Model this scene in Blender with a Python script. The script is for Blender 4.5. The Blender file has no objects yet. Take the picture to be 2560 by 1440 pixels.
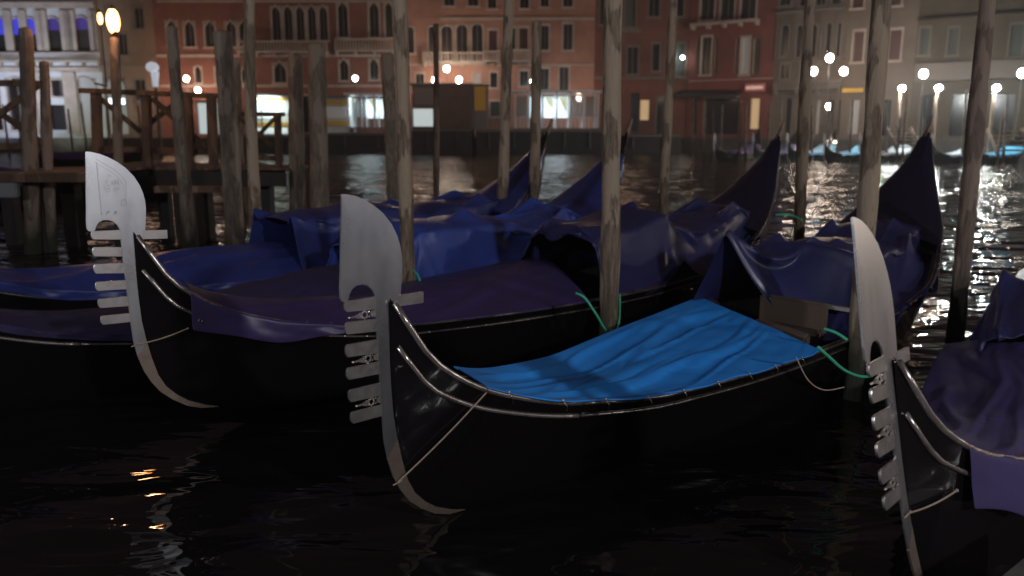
import bpy, bmesh, math, random
import numpy as np
from mathutils import Vector, Matrix, noise as mnoise

# ------------------------------------------------------------------ camera, world, light, exposure
SC = bpy.context.scene
COL = SC.collection
CAM_H, PITCH, FPX = 1.98, math.radians(11.4), 1985.0
cam_data = bpy.data.cameras.new('camera')
cam = bpy.data.objects.new('camera', cam_data); COL.objects.link(cam)
cam.location = (0, 0, CAM_H); cam.rotation_euler = (math.pi/2 - PITCH, 0, 0)
cam_data.sensor_width = 36; cam_data.lens = 36*FPX/2560
cam_data.clip_start = .05; cam_data.clip_end = 600
cam_data.dof.use_dof = True; cam_data.dof.focus_distance = 4.6; cam_data.dof.aperture_fstop = 1.5
SC.camera = cam
world = bpy.data.worlds.new('World'); SC.world = world; world.use_nodes = True
wn = world.node_tree.nodes
wn['Background'].inputs[0].default_value = (.0150, .0092, .0105, 1)
wn['Background'].inputs[1].default_value = 2.1
SC.view_settings.view_transform = 'Standard'; SC.view_settings.look = 'None'
SC.view_settings.exposure = 0; SC.view_settings.gamma = 1; SC.view_settings.use_curve_mapping = False
SC.cycles.max_bounces = 6; SC.cycles.diffuse_bounces = 2; SC.cycles.glossy_bounces = 4
SC.cycles.sample_clamp_indirect = 4; SC.cycles.sample_clamp_direct = 0
SC.cycles.caustics_reflective = False; SC.cycles.caustics_refractive = False
SC.cycles.use_denoising = True

def lamp(name, kind, loc, power, color, size=.2, target=None, spot=1.2, blend=.6):
    d = bpy.data.lights.new(name, kind); d.energy = power; d.color = color
    if kind == 'AREA': d.size = size
    else: d.shadow_soft_size = size
    if kind == 'SPOT': d.spot_size = spot; d.spot_blend = blend
    o = bpy.data.objects.new(name, d); COL.objects.link(o); o.location = loc
    if target is not None:
        o.rotation_euler = (Vector(target) - Vector(loc)).to_track_quat('-Z', 'Y').to_euler()
    return o
# two lamps of the near quay behind the camera, then one added lamp
lamp('unseen_lamp_light', 'POINT', (6.8, -4.6, 4.9), 1700, (.98, .98, 1.0), .25)
lamp('unseen_lamp_light', 'POINT', (-7.5, -3.2, 4.6), 1300, (.92, .95, 1.0), .22)
lamp('unseen_lamp_light', 'POINT', (17, 1.5, 4.6), 1050, (1.0, .97, .95), .3)  # added unseen lamp over the water, placed to shine in the bow irons

HAZE = .0011
R = random.Random(5)

# ------------------------------------------------------------------ helpers
def ray(px, py):
    a = (px-1280)/FPX; b = (720-py)/FPX
    return Vector((a, math.cos(PITCH)+b*math.sin(PITCH), -math.sin(PITCH)+b*math.cos(PITCH)))
def at(px, py, Y):
    d = ray(px, py); t = Y/d.y
    return Vector((d.x*t, Y, CAM_H+d.z*t))
def atz(px, py, Z):
    d = ray(px, py); t = (Z-CAM_H)/d.z
    return Vector((d.x*t, d.y*t, Z))

def tag(o, label=None, cat=None, group=None, kind=None):
    if label: o['label'] = label
    if cat: o['category'] = cat
    if group: o['group'] = group
    if kind: o['kind'] = kind
    return o
def empty(name, loc=(0, 0, 0), rz=0, label=None, cat=None, group=None, kind=None):
    o = bpy.data.objects.new(name, None); COL.objects.link(o)
    o.location = loc; o.rotation_euler = (0, 0, rz); o.empty_display_size = .2
    return tag(o, label, cat, group, kind)
def meshobj(name, me, mat=None, parent=None, smooth=False):
    o = bpy.data.objects.new(name, me); COL.objects.link(o)
    if mat is not None and not me.materials: me.materials.append(mat)
    if smooth: me.polygons.foreach_set('use_smooth', [True]*len(me.polygons))
    if parent is not None: o.parent = parent
    return o
def obj(name, bm, mat=None, parent=None, smooth=False):
    me = bpy.data.meshes.new(name); bm.to_mesh(me); bm.free()
    return meshobj(name, me, mat, parent, smooth)
def pyobj(name, V, Fs, mat=None, parent=None, smooth=False):
    me = bpy.data.meshes.new(name); me.from_pydata([tuple(v) for v in V], [], Fs); me.update()
    return meshobj(name, me, mat, parent, smooth)
def copy_tree(o, parent=None, **kw):
    c = o.copy(); COL.objects.link(c)
    if parent is not None: c.parent = parent
    for ch in list(o.children): copy_tree(ch, c)
    return c

def box(bm, c, s, rot=None):
    m = Matrix.Translation(c)
    if rot is not None: m = m @ rot.to_4x4()
    bmesh.ops.create_cube(bm, size=1, matrix=m @ Matrix.Diagonal((*s, 1)))
def box2(bm, a, b):
    a = Vector(a); b = Vector(b); box(bm, (a+b)/2, [abs(b[i]-a[i]) for i in range(3)])
def beam(bm, a, b, w, h):
    a = Vector(a); b = Vector(b); d = b-a
    q = d.to_track_quat('X', 'Z').to_matrix()
    box(bm, (a+b)/2, (d.length, w, h), q)
def cyl(bm, a, b, r0, r1=None, n=10):
    a = Vector(a); b = Vector(b); d = b-a; r1 = r0 if r1 is None else r1
    m = Matrix.Translation((a+b)/2) @ d.to_track_quat('Z', 'Y').to_matrix().to_4x4()
    bmesh.ops.create_cone(bm, cap_ends=True, segments=n, radius1=r0, radius2=r1, depth=d.length, matrix=m)
def ball(bm, c, r, n=2, sc=(1, 1, 1)):
    bmesh.ops.create_icosphere(bm, subdivisions=n, radius=r, matrix=Matrix.Translation(c) @ Matrix.Diagonal((*sc, 1)))
def tube(bm, pts, r, n=6, flat=1.0):
    pts = [Vector(p) for p in pts]; rings = []
    for i, p in enumerate(pts):
        t = (pts[min(i+1, len(pts)-1)] - pts[max(i-1, 0)]).normalized()
        u = t.cross(Vector((0, 0, 1)))
        if u.length < 1e-4: u = Vector((1, 0, 0))
        u.normalize(); v = u.cross(t)
        rr = r[i] if isinstance(r, (list, tuple)) else r
        rings.append([bm.verts.new(p + (u*math.cos(2*math.pi*k/n)*rr + v*math.sin(2*math.pi*k/n)*rr*flat)) for k in range(n)])
    for a, b in zip(rings[:-1], rings[1:]):
        for k in range(n): bm.faces.new((a[k], a[(k+1) % n], b[(k+1) % n], b[k]))
    bm.faces.new(rings[0][::-1]); bm.faces.new(rings[-1])
def extrude2d(bm, pts, th, y0=0.0, bev=0.0):
    """polygon in the xz plane, thickness th along y, centred on y0"""
    a = [bm.verts.new((p[0], y0-th/2, p[1])) for p in pts]
    b = [bm.verts.new((p[0], y0+th/2, p[1])) for p in pts]
    f1 = bm.faces.new(a); f2 = bm.faces.new(b[::-1])
    n = len(pts)
    for i in range(n): bm.faces.new((a[i], b[i], b[(i+1) % n], a[(i+1) % n]))
    bmesh.ops.recalc_face_normals(bm, faces=bm.faces)
    bmesh.ops.triangulate(bm, faces=[f for f in bm.faces if len(f.verts) > 4])
def spline(xk, yk, x):
    xk = np.array(xk, float); yk = np.array(yk, float)
    h = np.diff(xk); s = np.diff(yk)/h; m = np.zeros_like(yk)
    m[1:-1] = np.where(s[:-1]*s[1:] > 0, 2*s[:-1]*s[1:]/(s[:-1]+s[1:]+1e-12), 0); m[0] = s[0]; m[-1] = s[-1]
    x = np.clip(np.asarray(x, float), xk[0], xk[-1]); i = np.clip(np.searchsorted(xk, x)-1, 0, len(h)-1)
    t = (x-xk[i])/h[i]
    return (yk[i]*(2*t**3-3*t**2+1)+m[i]*h[i]*(t**3-2*t**2+t)+yk[i+1]*(-2*t**3+3*t**2)+m[i+1]*h[i]*(t**3-t**2))

# ------------------------------------------------------------------ materials
def mat(name, color=(.5, .5, .5), rough=.6, metal=0.0, spec=.5, emit=None, estr=0.0, noise_col=None, nscale=3.0,
        bump=0.0, bscale=20.0, coat=0.0, stretch=(1, 1, 1), bdist=.02, rvar=0.0, detail=5.0, contrast=(.35, .65), trans=0.0):
    m = bpy.data.materials.new(name); m.use_nodes = True; nt = m.node_tree; b = nt.nodes['Principled BSDF']
    b.inputs['Base Color'].default_value = (*color, 1); b.inputs['Roughness'].default_value = rough
    b.inputs['Metallic'].default_value = metal; b.inputs['Specular IOR Level'].default_value = spec
    b.inputs['Coat Weight'].default_value = coat; b.inputs['Transmission Weight'].default_value = trans
    if emit: b.inputs['Emission Color'].default_value = (*emit, 1); b.inputs['Emission Strength'].default_value = estr
    if noise_col or bump or rvar:
        tc = nt.nodes.new('ShaderNodeTexCoord'); mp = nt.nodes.new('ShaderNodeMapping')
        nt.links.new(tc.outputs['Object'], mp.inputs[0]); mp.inputs['Scale'].default_value = stretch
    if noise_col or rvar:
        n = nt.nodes.new('ShaderNodeTexNoise'); n.inputs['Scale'].default_value = nscale; n.inputs['Detail'].default_value = detail
        n.inputs['Roughness'].default_value = .62
        nt.links.new(mp.outputs[0], n.inputs['Vector'])
        rp = nt.nodes.new('ShaderNodeValToRGB'); rp.color_ramp.elements[0].position = contrast[0]; rp.color_ramp.elements[1].position = contrast[1]
        nt.links.new(n.outputs['Fac'], rp.inputs[0])
        if noise_col:
            rp.color_ramp.elements[0].color = (*color, 1); rp.color_ramp.elements[1].color = (*noise_col, 1)
            nt.links.new(rp.outputs[0], b.inputs['Base Color'])
        if rvar:
            mr = nt.nodes.new('ShaderNodeMapRange'); mr.inputs[3].default_value = rough-rvar; mr.inputs[4].default_value = rough+rvar
            mr.inputs[1].default_value = .3; mr.inputs[2].default_value = .7
            nt.links.new(n.outputs['Fac'], mr.inputs[0]); nt.links.new(mr.outputs[0], b.inputs['Roughness'])
    if bump:
        n2 = nt.nodes.new('ShaderNodeTexNoise'); n2.inputs['Scale'].default_value = bscale; n2.inputs['Detail'].default_value = 4
        nt.links.new(mp.outputs[0], n2.inputs['Vector'])
        bp = nt.nodes.new('ShaderNodeBump'); bp.inputs['Strength'].default_value = bump; bp.inputs['Distance'].default_value = bdist
        nt.links.new(n2.outputs['Fac'], bp.inputs['Height']); nt.links.new(bp.outputs[0], b.inputs['Normal'])
    return m

M = {}
M['lacquer'] = mat('black_lacquer', (.006, .005, .006), .16, spec=.5, coat=.6, bump=.05, bscale=3, bdist=.01, rvar=.05, nscale=3)
M['lacquer_dull'] = mat('black_paint', (.008, .007, .008), .5, bump=.2, bscale=12)
M['rail'] = mat('polished_rail', (.50, .45, .42), .25, metal=.75, noise_col=(.18, .14, .13), nscale=9, rvar=.1)
M['rail_dark'] = mat('worn_rail', (.22, .185, .17), .26, metal=.6, noise_col=(.04, .03, .03), nscale=7, rvar=.1)
M['rivet'] = mat('rivet_metal', (.6, .56, .52), .25, metal=.9)
M['iron'] = mat('brushed_iron', (.68, .69, .72), .29, metal=.97, noise_col=(.60, .60, .64), nscale=3.5, stretch=(1, 1, .5), rvar=.05, bump=.07, bscale=60, bdist=.001, contrast=(.3, .7))
M['tooth'] = mat('tooth_iron', (.54, .51, .50), .36, metal=.92, noise_col=(.40, .37, .37), nscale=14, rvar=.08)
M['iron_low'] = mat('stained_iron', (.36, .28, .23), .45, metal=.8, noise_col=(.2, .155, .13), nscale=8, rvar=.1)
M['engrave'] = mat('engraved_line', (.18, .18, .19), .5, metal=.8)
M['silver'] = mat('cast_silver', (.62, .58, .54), .3, metal=.9, bump=.5, bscale=90, bdist=.004)
M['rope_green'] = mat('green_rope', (.03, .36, .20), .7, noise_col=(.06, .5, .3), nscale=60, bump=.5, bscale=150, bdist=.004)
M['rope_tan'] = mat('tan_rope', (.36, .27, .21), .8, noise_col=(.24, .17, .12), nscale=60)
M['seat'] = mat('seat_cloth', (.10, .07, .05), .85, bump=.2, bscale=60)
M['cream'] = mat('pale_board', (.30, .27, .25), .6)
M['floor'] = mat('boat_floor', (.05, .035, .03), .6, noise_col=(.03, .02, .02))
def tarpmat(name, c1, c2, rough=.42):
    return mat(name, c1, rough, spec=.45, noise_col=c2, nscale=1.7, bump=.35, bscale=5, bdist=.012, rvar=.08, contrast=(.3, .7))
M['tarp_bright'] = tarpmat('bright_blue_tarpaulin', (.013, .225, .72), (.02, .27, .80), .65)
M['tarp_purple'] = tarpmat('violet_tarpaulin', (.046, .030, .105), (.032, .021, .078), .42)
M['tarp_violet'] = tarpmat('bright_violet_tarpaulin', (.040, .026, .115), (.03, .019, .085), .75)
M['tarp_navy'] = tarpmat('navy_tarpaulin', (.026, .028, .10), (.018, .019, .07), .36)
M['tarp_blue'] = tarpmat('royal_blue_tarpaulin', (.030, .046, .20), (.020, .026, .13), .38)
M['tarp_dark'] = tarpmat('dark_tarpaulin', (.011, .009, .028), (.008, .007, .02), .45)
M['tarp_cyan'] = tarpmat('light_blue_tarpaulin', (.06, .30, .55), (.1, .4, .6), .5)
M['tarp_pale'] = tarpmat('pale_tarpaulin', (.4, .45, .5), (.3, .36, .42), .5)
M['tarp_lilac'] = tarpmat('lilac_tarpaulin', (.10, .05, .20), (.08, .04, .15), .5)
M['tarp_light'] = tarpmat('mid_blue_tarpaulin', (.04, .075, .34), (.03, .05, .24), .38)
M['tarp_aubergine'] = tarpmat('aubergine_tarpaulin', (.024, .016, .065), (.016, .011, .045), .85)
M['eyelet'] = mat('eyelet_brass', (.5, .42, .3), .3, metal=.9)

def wood_mat(name, light, dark, wet=True, pale=None):
    m = bpy.data.materials.new(name); m.use_nodes = True; nt = m.node_tree; b = nt.nodes['Principled BSDF']; L = nt.links
    tc = nt.nodes.new('ShaderNodeTexCoord'); mp = nt.nodes.new('ShaderNodeMapping'); mp.inputs['Scale'].default_value = (1, 1, .12)
    L.new(tc.outputs['Object'], mp.inputs[0])
    n = nt.nodes.new('ShaderNodeTexNoise'); n.inputs['Scale'].default_value = 34; n.inputs['Detail'].default_value = 9; n.inputs['Roughness'].default_value = .75
    L.new(mp.outputs[0], n.inputs['Vector'])
    r = nt.nodes.new('ShaderNodeValToRGB'); r.color_ramp.elements[0].color = (*dark, 1); r.color_ramp.elements[1].color = (*light, 1)
    r.color_ramp.elements[0].position = .38; r.color_ramp.elements[1].position = .62
    L.new(n.outputs['Fac'], r.inputs[0])
    # peeled patches
    mp2 = nt.nodes.new('ShaderNodeMapping'); mp2.inputs['Scale'].default_value = (1, 1, .3); L.new(tc.outputs['Object'], mp2.inputs[0])
    n3 = nt.nodes.new('ShaderNodeTexNoise'); n3.inputs['Scale'].default_value = 5; n3.inputs['Detail'].default_value = 6; L.new(mp2.outputs[0], n3.inputs['Vector'])
    r3 = nt.nodes.new('ShaderNodeValToRGB'); r3.color_ramp.elements[0].position = .49; r3.color_ramp.elements[1].position = .52
    L.new(n3.outputs['Fac'], r3.inputs[0])
    mx = nt.nodes.new('ShaderNodeMixRGB'); L.new(r3.outputs[0], mx.inputs[0]); L.new(r.outputs[0], mx.inputs[1])
    p = pale or [min(1, c*1.55) for c in light]
    mx.inputs[2].default_value = (*p, 1); mx0 = nt.nodes.new('ShaderNodeMixRGB'); mx0.inputs[0].default_value = .25
    L.new(mx.outputs[0], mx0.inputs[1]); L.new(r.outputs[0], mx0.inputs[2])
    last = mx0
    if wet:   # algae and wet timber up to the tide line (the object's origin stands on the water)
        sx = nt.nodes.new('ShaderNodeSeparateXYZ'); L.new(tc.outputs['Object'], sx.inputs[0])
        ad = nt.nodes.new('ShaderNodeMath'); ad.operation = 'MULTIPLY_ADD'; L.new(n3.outputs['Fac'], ad.inputs[0]); ad.inputs[1].default_value = .7
        L.new(sx.outputs['Z'], ad.inputs[2])
        r2 = nt.nodes.new('ShaderNodeValToRGB'); e = r2.color_ramp.elements
        e[0].position = .55; e[0].color = (.0, .0, .0, 1); e[1].position = 1.2/1.3; e[1].color = (1, 1, 1, 1)
        L.new(ad.outputs[0], r2.inputs[0])
        mx2 = nt.nodes.new('ShaderNodeMixRGB'); L.new(r2.outputs[0], mx2.inputs[0]); mx2.inputs[1].default_value = (.022, .025, .014, 1)
        L.new(mx0.outputs[0], mx2.inputs[2]); last = mx2
    L.new(last.outputs[0], b.inputs['Base Color']); b.inputs['Roughness'].default_value = .75
    bp = nt.nodes.new('ShaderNodeBump'); bp.inputs['Strength'].default_value = .9; bp.inputs['Distance'].default_value = .035
    L.new(n.outputs['Fac'], bp.inputs['Height']); L.new(bp.outputs[0], b.inputs['Normal'])
    return m
M['pole'] = wood_mat('weathered_pole', (.27, .20, .14), (.085, .058, .038), pale=(.43, .33, .235))
M['pole_grey'] = wood_mat('grey_pole', (.25, .195, .15), (.10, .075, .06), pale=(.33, .26, .20))
M['pole_dark'] = wood_mat('dark_pile', (.20, .145, .115), (.10, .07, .055))
M['pier'] = wood_mat('pier_timber', (.13, .075, .045), (.05, .03, .02), wet=False, pale=(.18, .1, .06))
M['pier_deck'] = wood_mat('pier_deck_timber', (.20, .13, .09), (.1, .06, .04), wet=False)
M['black_timber'] = mat('tarred_timber', (.012, .009, .009), .7, noise_col=(.022, .016, .014))

# water
def water_mat():
    m = bpy.data.materials.new('canal_water'); m.use_nodes = True; nt = m.node_tree; b = nt.nodes['Principled BSDF']; L = nt.links
    b.inputs['Base Color'].default_value = (.006, .005, .005, 1); b.inputs['Roughness'].default_value = .03; b.inputs['IOR'].default_value = 1.333
    tc = nt.nodes.new('ShaderNodeTexCoord')
    def ns(scale, st, det, rot=0, dist=0):
        mp = nt.nodes.new('ShaderNodeMapping'); mp.inputs['Scale'].default_value = st; mp.inputs['Rotation'].default_value = (0, 0, rot)
        L.new(tc.outputs['Object'], mp.inputs[0])
        n = nt.nodes.new('ShaderNodeTexNoise'); n.inputs['Scale'].default_value = scale; n.inputs['Detail'].default_value = det
        n.inputs['Roughness'].default_value = .55; n.inputs['Distortion'].default_value = dist
        L.new(mp.outputs[0], n.inputs['Vector']); return n
    a = ns(.7, (.7, 1.2, 1), 2, .3, .6); c = ns(2.4, (.6, 1.3, 1), 2, -.2, .8); d = ns(7, (.6, 1.4, 1), 1, .1)
    def bump(n, dist, prev=None, strength=1.0):
        bp = nt.nodes.new('ShaderNodeBump'); bp.inputs['Strength'].default_value = strength; bp.inputs['Distance'].default_value = dist
        L.new(n.outputs['Fac'], bp.inputs['Height'])
        if prev: L.new(prev.outputs[0], bp.inputs['Normal'])
        return bp
    # the water in the open canal is choppier than between the moored boats
    sp = nt.nodes.new('ShaderNodeSeparateXYZ'); L.new(tc.outputs['Object'], sp.inputs[0])
    mr = nt.nodes.new('ShaderNodeMapRange'); mr.inputs[1].default_value = 5; mr.inputs[2].default_value = 14; mr.inputs[3].default_value = .38; mr.inputs[4].default_value = 1.0
    L.new(sp.outputs['Y'], mr.inputs[0])
    e = ns(.30, (.8, 1.5, 1), 1, .15, .4); b0 = bump(e, .40); b1 = bump(a, .32, b0); b2 = bump(c, .06, b1); b3 = bump(d, .008, b2)
    for q in (b0, b1, b2, b3): L.new(mr.outputs[0], q.inputs['Strength'])
    L.new(b3.outputs[0], b.inputs['Normal'])
    return m
M['water'] = water_mat()

# ------------------------------------------------------------------ the setting: water, quays
def grid_sheet(name, x0, x1, y0, y1, z, nx, ny, m, kind='structure'):
    V = [(x0+(x1-x0)*i/nx, y0+(y1-y0)*j/ny, z) for j in range(ny+1) for i in range(nx+1)]
    Fs = [(j*(nx+1)+i, j*(nx+1)+i+1, (j+1)*(nx+1)+i+1, (j+1)*(nx+1)+i) for j in range(ny) for i in range(nx)]
    o = pyobj(name, V, Fs, m); o['kind'] = kind; return o
grid_sheet('canal_water', -160, 160, -12, 110, -.125, 8, 4, M['water'])

M['stone'] = mat('quay_stone', (.075, .07, .068), .7, noise_col=(.05, .046, .043), nscale=5, bump=.4, bscale=14)
M['stone_dark'] = mat('wet_quay_wall', (.07, .06, .055), .7, noise_col=(.04, .035, .03), nscale=2)
QZ = 1.0
bankline = [(-160, 72), (15, 71.5), (38.5, 53.5), (130, 1)]
def bank(name, z0, z1, m, inset=0.0, back=30):
    bm = bmesh.new()
    a = [bm.verts.new((x, y+inset, z)) for z in (z0, z1) for x, y in bankline]
    c = [bm.verts.new((x+8, y+back+inset, z1)) for x, y in bankline]
    n = len(bankline)
    for i in range(n-1):
        bm.faces.new((a[i], a[i+1], a[n+i+1], a[n+i])); bm.faces.new((a[n+i], a[n+i+1], c[i+1], c[i]))
    o = obj(name, bm, m); o['kind'] = 'structure'; return o
bank('far_quay', -1, QZ, M['stone_dark'])
# pale coping stones of the far quay, in view only as a thin edge
bm = bmesh.new()
for (x0, y0), (x1, y1) in zip(bankline[:2], bankline[1:3]):
    beam(bm, (x0, y0+.18, QZ+.06), (x1, y1+.18, QZ+.06), .45, .12)
o = obj('quay_coping', bm, M['stone']); o['kind'] = 'structure'

# the near quay under the photographer
bm = bmesh.new()
nq = [(-14, 3.4), (45, -19.7)]
va = [bm.verts.new((nq[0][0], nq[0][1], z)) for z in (-1, .45)] ; vb = [bm.verts.new((nq[1][0], nq[1][1], z)) for z in (-1, .45)]
vc = [bm.verts.new((-30, -40, .45)), bm.verts.new((45, -40, .45))]
bm.faces.new((va[0], vb[0], vb[1], va[1])); bm.faces.new((va[1], vb[1], vc[1], vc[0]))
o = obj('near_quay', bm, M['stone']); o['kind'] = 'structure'

# ------------------------------------------------------------------ gondolas
LEN = 8.75; KC = .007
XS = [.13, .35, .7, 1.2, 2, 3.2, 4.6, 6.0, 7.2, 8.0, 8.5, 8.75]
WS = [.016, .10, .20, .34, .50, .69, .79, .79, .60, .33, .12, .02]
ZS = [1.17, .80, .58, .44, .35, .34, .36, .45, .80, 1.22, 1.62, 1.97]
XK = [.127, .128, .132, .14, .161, .184, .217, .261, .327, .403, .6, 1.0, 7.0, 7.8, 8.3, 8.6, 8.75]
ZK = [.98, .85, .725, .572, .426, .31, .187, .101, .028, -.031, -.13, -.26, -.26, -.02, .45, 1.1, 1.8]
def wf(x): return spline(XS, WS, x)
def zf(x): return spline(XS, ZS, x)
def kf(x): return spline(XK, ZK, x)
def cf(x): return KC*np.asarray(x)**2
FERRO = [(-0.108, 1.685), (-0.076, 1.682), (-0.032, 1.671), (0.017, 1.651), (0.067, 1.622), (0.118, 1.581), (0.164, 1.527), (0.194, 1.471), (0.211, 1.42), (0.221, 1.364), (0.222, 1.314), (0.216, 1.246), (0.206, 1.173), (0.188, 1.088), (0.162, 1.04), (0.14, 1.0), (0.131, 0.954), (0.130, 0.876), (0.132, 0.725), (0.14, 0.572), (0.161, 0.426)]
FERRO_L = [(0.095, 0.337), (0.077, 0.435), (0.069, 0.567), (0.065, 0.666), (0.061, 0.794), (0.057, 0.905), (0.053, 1.015), (0.052, 1.108), (0.050, 1.192), (0.038, 1.218), (0.015, 1.242), (-0.015, 1.253), (-0.046, 1.252), (-0.071, 1.238), (-0.088, 1.212), (-0.094, 1.188), (-0.119, 1.184), (-0.133, 1.190), (-0.141, 1.205), (-0.141, 1.25), (-0.134, 1.328), (-0.125, 1.462), (-0.115, 1.586), (-.111, 1.66)]
FERRO_LOW = [(0.161, 0.426), (0.184, 0.31), (0.217, 0.187), (0.261, 0.101), (0.327, 0.028), (0.403, -0.031), (0.514, -0.084), (0.629, -0.122), (0.492, -0.104), (0.392, -0.066), (0.296, 0.000), (0.222, 0.068), (0.17, 0.145), (0.127, 0.232), (0.095, 0.337)]
REAR = [(0.19, 1.173), (0.345, 1.167), (0.343, 1.11), (0.187, 1.116)]
TEETH = [[(-0.115, 1.187), (0.056, 1.186), (0.058, 1.121), (-0.114, 1.134)], [(-0.116, 1.086), (0.057, 1.073), (0.058, 1.011), (-0.116, 1.026)],
         [(-0.118, 0.977), (0.062, 0.971), (0.062, 0.901), (-0.117, 0.915)], [(-0.119, 0.863), (0.065, 0.857), (0.066, 0.794), (-0.116, 0.803)],
         [(-0.114, 0.752), (0.068, 0.749), (0.068, 0.682), (-0.109, 0.69)], [(-0.107, 0.639), (0.073, 0.635), (0.074, 0.575), (-0.102, 0.579)]]

def boat_matrix(bx, by, az, roll=0, pit=0, z=0):
    a, r, p = map(math.radians, (az, roll, pit))
    X = Vector((math.sin(a), math.cos(a), 0)); Y = Vector((-math.cos(a), math.sin(a), 0)); Z = Vector((0, 0, 1))
    Y, Z = Y*math.cos(r)+Z*math.sin(r), -Y*math.sin(r)+Z*math.cos(r)
    X, Z = X*math.cos(p)-Z*math.sin(p), Z*math.cos(p)+X*math.sin(p)
    m = Matrix((X, Y, Z)).transposed().to_4x4(); m.translation = (bx, by, z); return m

def round_quad(q, r=.012):
    """tooth outline with a softly rounded, slightly bellied front end"""
    tl, tr, br, bl = [np.array(p) for p in q]
    mid = (tl+bl)/2+np.array((-.006, 0))
    return [tuple(tl+(.006, 0)), tuple(tr), tuple(br), tuple(bl+(.006, 0)), tuple(bl+(.000, .006)), tuple(mid+(.001, -.012)), tuple(mid), tuple(mid+(.001, .012)), tuple(tl+(.000, -.006))]

def make_ferro(root, ornaments, engraved=False, headk=1.0):
    up = lambda L_: [(x, z if z < 1.195 else 1.195+(z-1.195)*headk) for x, z in L_]
    bm = bmesh.new(); extrude2d(bm, up(FERRO)+up(FERRO_L), .010)
    be = [e for e in bm.edges if len(e.link_faces) == 2 and e.calc_face_angle(0) > 1.0]
    bmesh.ops.bevel(bm, geom=be, offset=.0032, segments=2, affect='EDGES')
    f = obj('bow_iron', bm, M['iron'], root)
    f['label'] = 'flat steel bow iron with a rounded axe-shaped head'
    bm = bmesh.new(); extrude2d(bm, FERRO_LOW, .0098)
    g = obj('lower_iron', bm, M['iron_low'], f)
    for q in TEETH:
        bm = bmesh.new(); extrude2d(bm, round_quad(q), .012, -.0005)
        be = [e for e in bm.edges if len(e.link_faces) == 2 and e.calc_face_angle(0) > 1.2]
        bmesh.ops.bevel(bm, geom=be, offset=.0018, segments=1, affect='EDGES')
        obj('tooth', bm, M['tooth'], f)
    bm = bmesh.new(); extrude2d(bm, REAR, .012, -.0005); obj('rear_tooth', bm, M['tooth'], f)
    if ornaments:
        for (i, j) in ((0, 1), (2, 3), (4, 5)):
            zc = (TEETH[i][3][1]+TEETH[j][0][1]+TEETH[i][2][1]+TEETH[j][1][1])/4; h = (TEETH[i][3][1]-TEETH[j][0][1])
            x1 = .055+.01*i/2; bm = bmesh.new(); sl = -.0
            extrude2d(bm, [(x1, zc-.018), (x1, zc+.018), (x1-.02, zc+.016), (x1-.032, zc+.006), (x1-.032, zc-.006), (x1-.02, zc-.016)], .008)
            for a in range(8):   # the open rosette
                t = a*math.pi/4; cx, cz = x1-.062+.0165*math.cos(t), zc+.0165*math.sin(t)
                ball(bm, (cx, 0, cz), .0085 if a % 2 else .0065, 1, (1, .5, 1))
            for sgn in (-1, 1):
                ball(bm, (x1-.062, 0, zc+sgn*.022), .005, 1, (1, .6, 1)); ball(bm, (x1-.036, 0, zc+sgn*.012), .006, 1, (1, .6, 1))
                ball(bm, (x1-.088, 0, zc+sgn*.010), .007, 1, (1, .6, 1))
            extrude2d(bm, [(x1-.08, zc+.011), (x1-.08, zc-.011), (x1-.104, zc-.010), (x1-.118, zc-.004), (x1-.142, zc-.003), (x1-.142, zc+.003), (x1-.118, zc+.004), (x1-.104, zc+.010)], .008)
            ball(bm, (x1-.148, 0, zc), .0065, 2)
            obj('silver_ornament', bm, M['silver'], f)
    if engraved:
        bm = bmesh.new(); y = -.0056
        def stroke(pts, w=.0016):
            P = [Vector((p[0], y, p[1])) for p in pts]
            for a, b in zip(P[:-1], P[1:]):
                d = (b-a).normalized(); s = Vector((-d.z, 0, d.x))*w/2
                bm.faces.new([bm.verts.new(v) for v in (a-s, b-s, b+s, a+s)])
        stroke([(-.053, 1.62), (-.05, 1.285)], .0018); stroke([(-.047, 1.60), (-.046, 1.285)], .001)
        arc = [(-.053, 1.64), (-.02, 1.615), (.02, 1.59), (.06, 1.56), (.095, 1.52), (.11, 1.49), (.108, 1.42), (.100, 1.36)]
        stroke(arc); stroke([(x-.012, z-.018) for x, z in arc], .001)
        stroke([(.070, 1.345), (.078, 1.36), (.075, 1.375), (.1, 1.38), (.106, 1.35), (.09, 1.335), (.070, 1.345)])
        rr = random.Random(3)
        for c in range(13):   # leafy scrollwork
            cx, cz = -.03+.11*rr.random(), 1.44+.11*rr.random()
            if cz > 1.60-1.0*(cx+.03): cz -= .05
            r0 = .008+.012*rr.random(); a0 = rr.random()*6
            stroke([(cx+(r0*(1-t/14))*math.cos(a0+t*.6), cz+(r0*(1-t/14))*math.sin(a0+t*.6)) for t in range(11)], .0011)
        obj('scroll_engraving', bm, M['engrave'], f)
        for ch, x in (('P', -.028), ('R', .018)):
            cu = bpy.data.curves.new('letter', 'FONT'); cu.body = ch; cu.size = .036; cu.shear = .45; cu.extrude = .0002
            t = bpy.data.objects.new('letter', cu); COL.objects.link(t)
            bpy.context.view_layer.update()
            me = bpy.data.meshes.new_from_object(t.evaluated_get(bpy.context.evaluated_depsgraph_get()))
            bpy.data.objects.remove(t)
            me.transform(Matrix.Translation((x, -.0058, 1.285)) @ Matrix.Rotation(math.pi/2, 4, 'X'))
            me.materials.clear()
            meshobj('engraved_letter', me, M['engrave'], f)
    return f

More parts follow.
